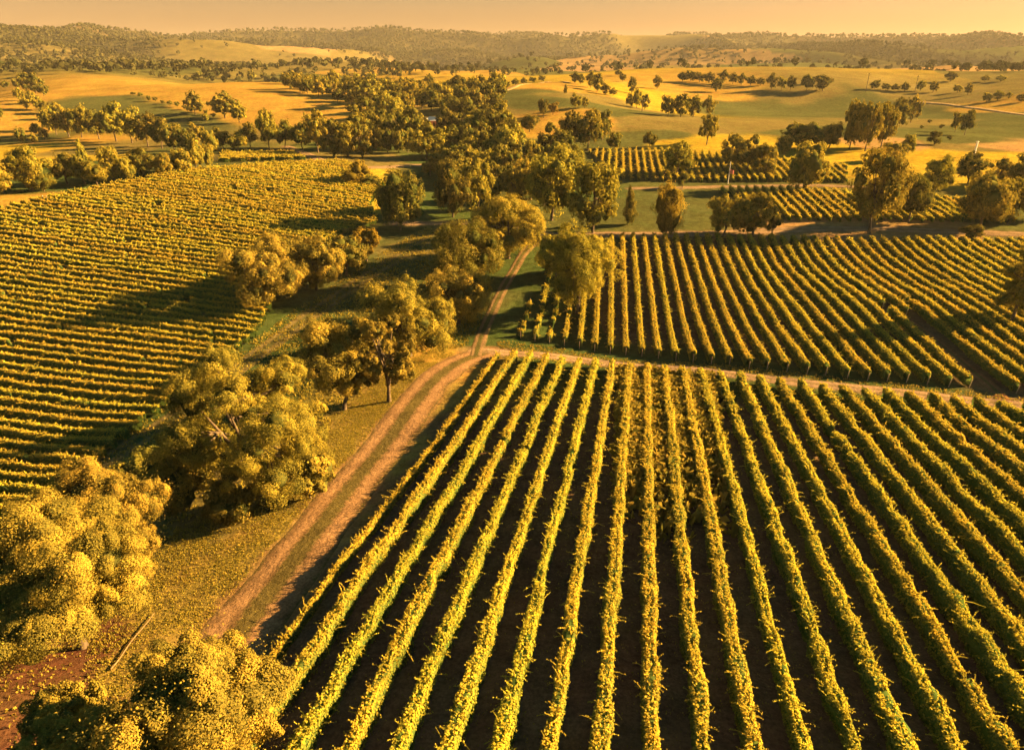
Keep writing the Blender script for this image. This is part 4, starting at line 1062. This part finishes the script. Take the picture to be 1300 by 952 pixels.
# ------------------------------------------------------------------ grass and weeds
def tufts(name, poly_px, n, h, label, seed, accept=None, lo=0.5, w=0.5):
    rng = np.random.default_rng(seed)
    poly = px(poly_px)[:, :2]
    mn, mx_ = poly.min(0), poly.max(0)
    x = rng.uniform(mn[0], mx_[0], n * 3); y = rng.uniform(mn[1], mx_[1], n * 3)
    k = inside(poly, x, y)
    k &= fbm(x / 2.5, y / 2.5, seed, 3) > rng.uniform(-0.7, 0.35, len(x))
    if accept is not None: k &= accept(x, y)
    x, y = x[k][:n], y[k][:n]
    n = len(x)
    z = zground(x, y)
    g = Geo()
    for b in range(3):
        hh = h * rng.uniform(lo, 1.3, n)
        N = unit(np.stack([rng.normal(size=n), rng.normal(size=n), 0.5 * rng.normal(size=n)], 1))
        up = unit(np.stack([0.45 * rng.normal(size=n), 0.45 * rng.normal(size=n), np.ones(n)], 1))
        side = unit(np.cross(N, up)); ww = (hh * w)[:, None]
        base = np.stack([x + 0.1 * rng.normal(size=n), y + 0.1 * rng.normal(size=n), z - 0.03], 1)
        v = np.stack([base - side * ww * .35, base + side * ww * .35, base + up * hh[:, None] + side * ww * 0.5, base + up * (hh * 0.9)[:, None] - side * ww * 0.5], 1)
        g.loose(v.reshape(-1, 3), np.clip(0.5 + 0.25 * rng.normal(size=n), 0, 1))
    link(name, g.mesh(name, M_WEED), kind='stuff', label=label, category='grass')
def off_roads(x, y, m=0.0):
    ok = np.ones(len(x), bool)
    for (nm, wd, lift, step, mt, pts), line in zip(ROADS[:7], ROADLINES[:7]):
        if mt is M_GTRACK: continue
        for i in range(0, len(x), 20000):
            d2 = ((x[i:i + 20000, None] - line[None, ::3, 0]) ** 2 + (y[i:i + 20000, None] - line[None, ::3, 1]) ** 2).min(1)
            ok[i:i + 20000] &= d2 > (wd / 2 - m) ** 2
    return ok
tufts('verge_grass', [(110, 960), (240, 890), (340, 770), (450, 620), (540, 505), (585, 455), (560, 440), (500, 465), (430, 530), (380, 600), (280, 640), (180, 700), (110, 800)], 46000, 0.13,
      'dry golden grass on the verge beside the main dirt track', 201, lambda x, y: off_roads(x, y))
tufts('creek_grass', [(30, 690), (120, 590), (250, 480), (380, 390), (470, 330), (540, 290), (600, 290), (620, 400), (590, 440), (500, 460), (420, 540), (380, 640), (250, 680), (140, 720)], 16000, 0.30,
      'rough green grass along the creek between the trees', 202, lambda x, y: off_roads(x, y))
tufts('headland_weeds', [(630, 432), (720, 444), (900, 462), (1100, 484), (1245, 497), (1400, 516), (1400, 532), (1245, 512), (1100, 497), (900, 475), (720, 461), (640, 455)], 9000, 0.26,
      'low grass on both sides of the cross dirt road', 203, lambda x, y: off_roads(x, y))
tufts('inter_row_weeds', [(785, 471), (905, 481), (932, 690), (785, 690)], 24000, 1.45,
      'yellow weeds grown up between the middle rows of the near vineyard', 204, lambda x, y: np.random.default_rng(5).uniform(size=len(x)) < sstep(48, 92, y) * (0.25 + 0.75 * sstep(-0.25, 0.25, fbm(x / 5, y / 9, 55, 3))), lo=0.35, w=0.35)
tufts('row_floor_weeds', [(633, 455), (1300, 523), (1480, 545), (1500, 1000), (330, 1000), (425, 755)], 12000, 0.13,
      'sparse weeds on the bare earth between the near vine rows', 205)
tufts('soil_weeds', [(-60, 960), (-60, 800), (120, 800), (180, 860), (130, 960)], 800, 0.2,
      'sparse weeds on the red soil patch', 206)

# ------------------------------------------------------------------ things people put there
def at(u, v): return px([(u, v)])[0]
# farm shed with its lean-to among the trees
p = at(526, 164); s = 1.0
shed = link('farm_shed', None, loc=tuple(p), label='long low farm shed with pale iron roof among the trees', category='shed')
shed.rotation_euler = (0, 0, math.radians(6))
g = Geo(); g.add(*box((0, 0, 1.9), (15, 7, 4.4)))
link('wall', g.mesh('wall', M_WALL, False), shed)
g = Geo()
for sgn in (-1, 1):
    v = np.array([(-8, 0, 5.6), (8, 0, 5.6), (8, sgn * 4.1, 4.0), (-8, sgn * 4.1, 4.0)]); v2 = v + np.array([0, 0, 0.16])
    g.add(np.vstack([v, v2]), [(0, 1, 2, 3), (7, 6, 5, 4), (0, 4, 5, 1), (1, 5, 6, 2), (2, 6, 7, 3), (3, 7, 4, 0)])
roof = link('roof', g.mesh('roof', M_ROOF, False), shed)
for x in (-4.5, 0, 4.5):
    g = Geo(); g.add(*box((x, -3.52, 1.5), (2.8, 0.08, 2.9)))
    link('door', g.mesh('door', M_DARKGAP, False), shed)
p = at(549, 160)
hut = link('brick_house', None, loc=tuple(p), label='small red brick house just right of the farm shed', category='house')
hut.rotation_euler = (0, 0, math.radians(-10))
g = Geo(); g.add(*box((0, 0, 1.2), (8, 6, 3.4))); link('wall', g.mesh('wall', M_BRICK, False), hut)
g = Geo()
v = np.array([(-4.6, -3.6, 2.9), (4.6, -3.6, 2.9), (4.6, 3.6, 2.9), (-4.6, 3.6, 2.9), (-1.6, 0, 5.0), (1.6, 0, 5.0)])
g.add(v, [(0, 1, 5, 4), (2, 3, 4, 5), (1, 2, 5, 5), (3, 0, 4, 4), (3, 2, 1, 0)])
link('roof', g.mesh('roof', M_ROOF, False), hut)
g = Geo(); g.add(*box((-1.6, -3.03, 1.5), (1.4, 0.06, 1.2))); link('window', g.mesh('window', M_DARKGAP, False), hut)
g = Geo(); g.add(*box((1.8, -3.03, 1.05), (1.0, 0.06, 2.1))); link('door', g.mesh('door', M_DARKGAP, False), hut)

# white pole on the yellow field, flagged pole by the terrace track
p = at(1236, 199)
wp = link('white_pole', None, loc=tuple(p), label='thick white pole standing at the edge of the yellow field', category='pole')
g = Geo(); g.add(*tube([(0, 0, -0.3), (0, 0, 6.2)], [0.42, 0.36], 12)); g.add(*box((0, 0, 6.25), (0.9, 0.9, 0.16))); link('shaft', g.mesh('shaft', M_WHITE), wp)
g = Geo(); g.add(*box((0, 0, 0.2), (1.6, 1.6, 0.5))); link('base', g.mesh('base', M_WHITE, False), wp)
p = at(924, 234)
fp = link('flag_pole', None, loc=tuple(p), label='pale pole with a red flag beside the terrace track', category='flag pole')
g = Geo(); g.add(*tube([(0, 0, -0.3), (0, 0, 8.2)], [0.12, 0.08], 8)); g.add(*box((0, 0, 8.25), (0.24, 0.24, 0.12))); link('pole', g.mesh('pole', M_WHITE), fp)
g = Geo(); xs = np.linspace(0.1, 1.7, 8); v = [(x, 0.12 * math.sin(x * 4), z) for x in xs for z in (4.0 - 0.2 * x, 5.6 - 0.3 * x)]
g.add(v, [(2 * i, 2 * i + 2, 2 * i + 3, 2 * i + 1) for i in range(7)]); link('flag', g.mesh('flag', M_FLAG), fp)

# timber posts at the corner of the hillside vineyard
for (u, v, lab) in ((56, 258, 'stout weathered strainer post at the top corner of the hillside vineyard'), (61, 258, 'thinner weathered post just right of the stout strainer post')):
    p = at(u, v); g = Geo(); r = 0.22 if u == 56 else 0.14
    g.add(*tube([(0, 0, -0.3), (0.03, 0, 1.0), (0.02, 0, 2.3)], [r, r * .95, r * .9], 8)); g.add(*box((0.02, 0, 2.31), (r * 1.5, r * 1.5, 0.05)))
    link('timber_post', g.mesh('timber_post', M_POST), loc=tuple(p), label=lab, category='post', group='weathered timber posts')

# utility poles in the haze
for (u, v, hp, lab) in ((1099, 117, 22, 'tall timber utility pole above the far pale road'), (1161, 118, 20, 'timber utility pole among the small roadside trees'), (815, 142, 14, 'short utility pole behind the bare paddock')):
    p = at(u, v); Hm = min(hp * depth(p) / F, 16.0)
    e = link('utility_pole', None, loc=tuple(p), label=lab, category='utility pole', group='timber utility poles')
    g = Geo(); g.add(*tube([(0, 0, -0.3), (0, 0, Hm)], [0.28, 0.2], 8)); link('pole', g.mesh('pole', M_BARK), e)
    g = Geo(); g.add(*box((0, 0, Hm - 0.8), (3.0, 0.18, 0.2))); link('crossarm', g.mesh('crossarm', M_BARK, False), e)
    for x in (-1.3, 0.0, 1.3):
        g = Geo(); g.add(*tube([(x, 0, Hm - 0.7), (x, 0, Hm - 0.3)], [0.07, 0.05], 6)); link('insulator', g.mesh('insulator', M_WHITE), e)

# pale fallen branch on the verge
a, b = at(196, 780), at(140, 852)
g = Geo(); n = 12; t = np.linspace(0, 1, n)
X = a[0] + (b[0] - a[0]) * t + 0.06 * np.sin(t * 9); Y = a[1] + (b[1] - a[1]) * t + 0.05 * np.cos(t * 7); Z = zground(X, Y) + 0.16
g.add(*tube(np.stack([X - a[0], Y - a[1], Z - a[2]], 1), np.linspace(0.03, 0.055, n), 7))
link('fallen_branch', g.mesh('fallen_branch', rough_mat('dry_wood', (0.10, 0.065, 0.035), (0.2, 0.135, 0.075), 5.0, 0.3, 0.02)), loc=tuple(a), label='long pale fallen branch on the dry grass below the big golden tree', category='branch')

# ------------------------------------------------------------------ the golden air
hz, nt, out = new_mat('haze')
pv = node(nt, 'ShaderNodeVolumePrincipled')
pv.inputs['Color'].default_value = (1.0, 0.97, 0.90, 1)
pv.inputs['Density'].default_value = HAZE_DENSITY
pv.inputs['Anisotropy'].default_value = 0.08
nt.links.new(pv.outputs[0], out.inputs['Volume'])
lowest, highest = gz.min() - 1.0, max(gz.max() + 30.0, CAMZ + 20)
g = Geo(); g.add(*box((0, 0, (lowest + highest) / 2), (20400, 20400, highest - lowest)))
link('haze', g.mesh('haze', hz, False), kind='stuff', label='warm golden haze lying over the whole valley', category='haze')
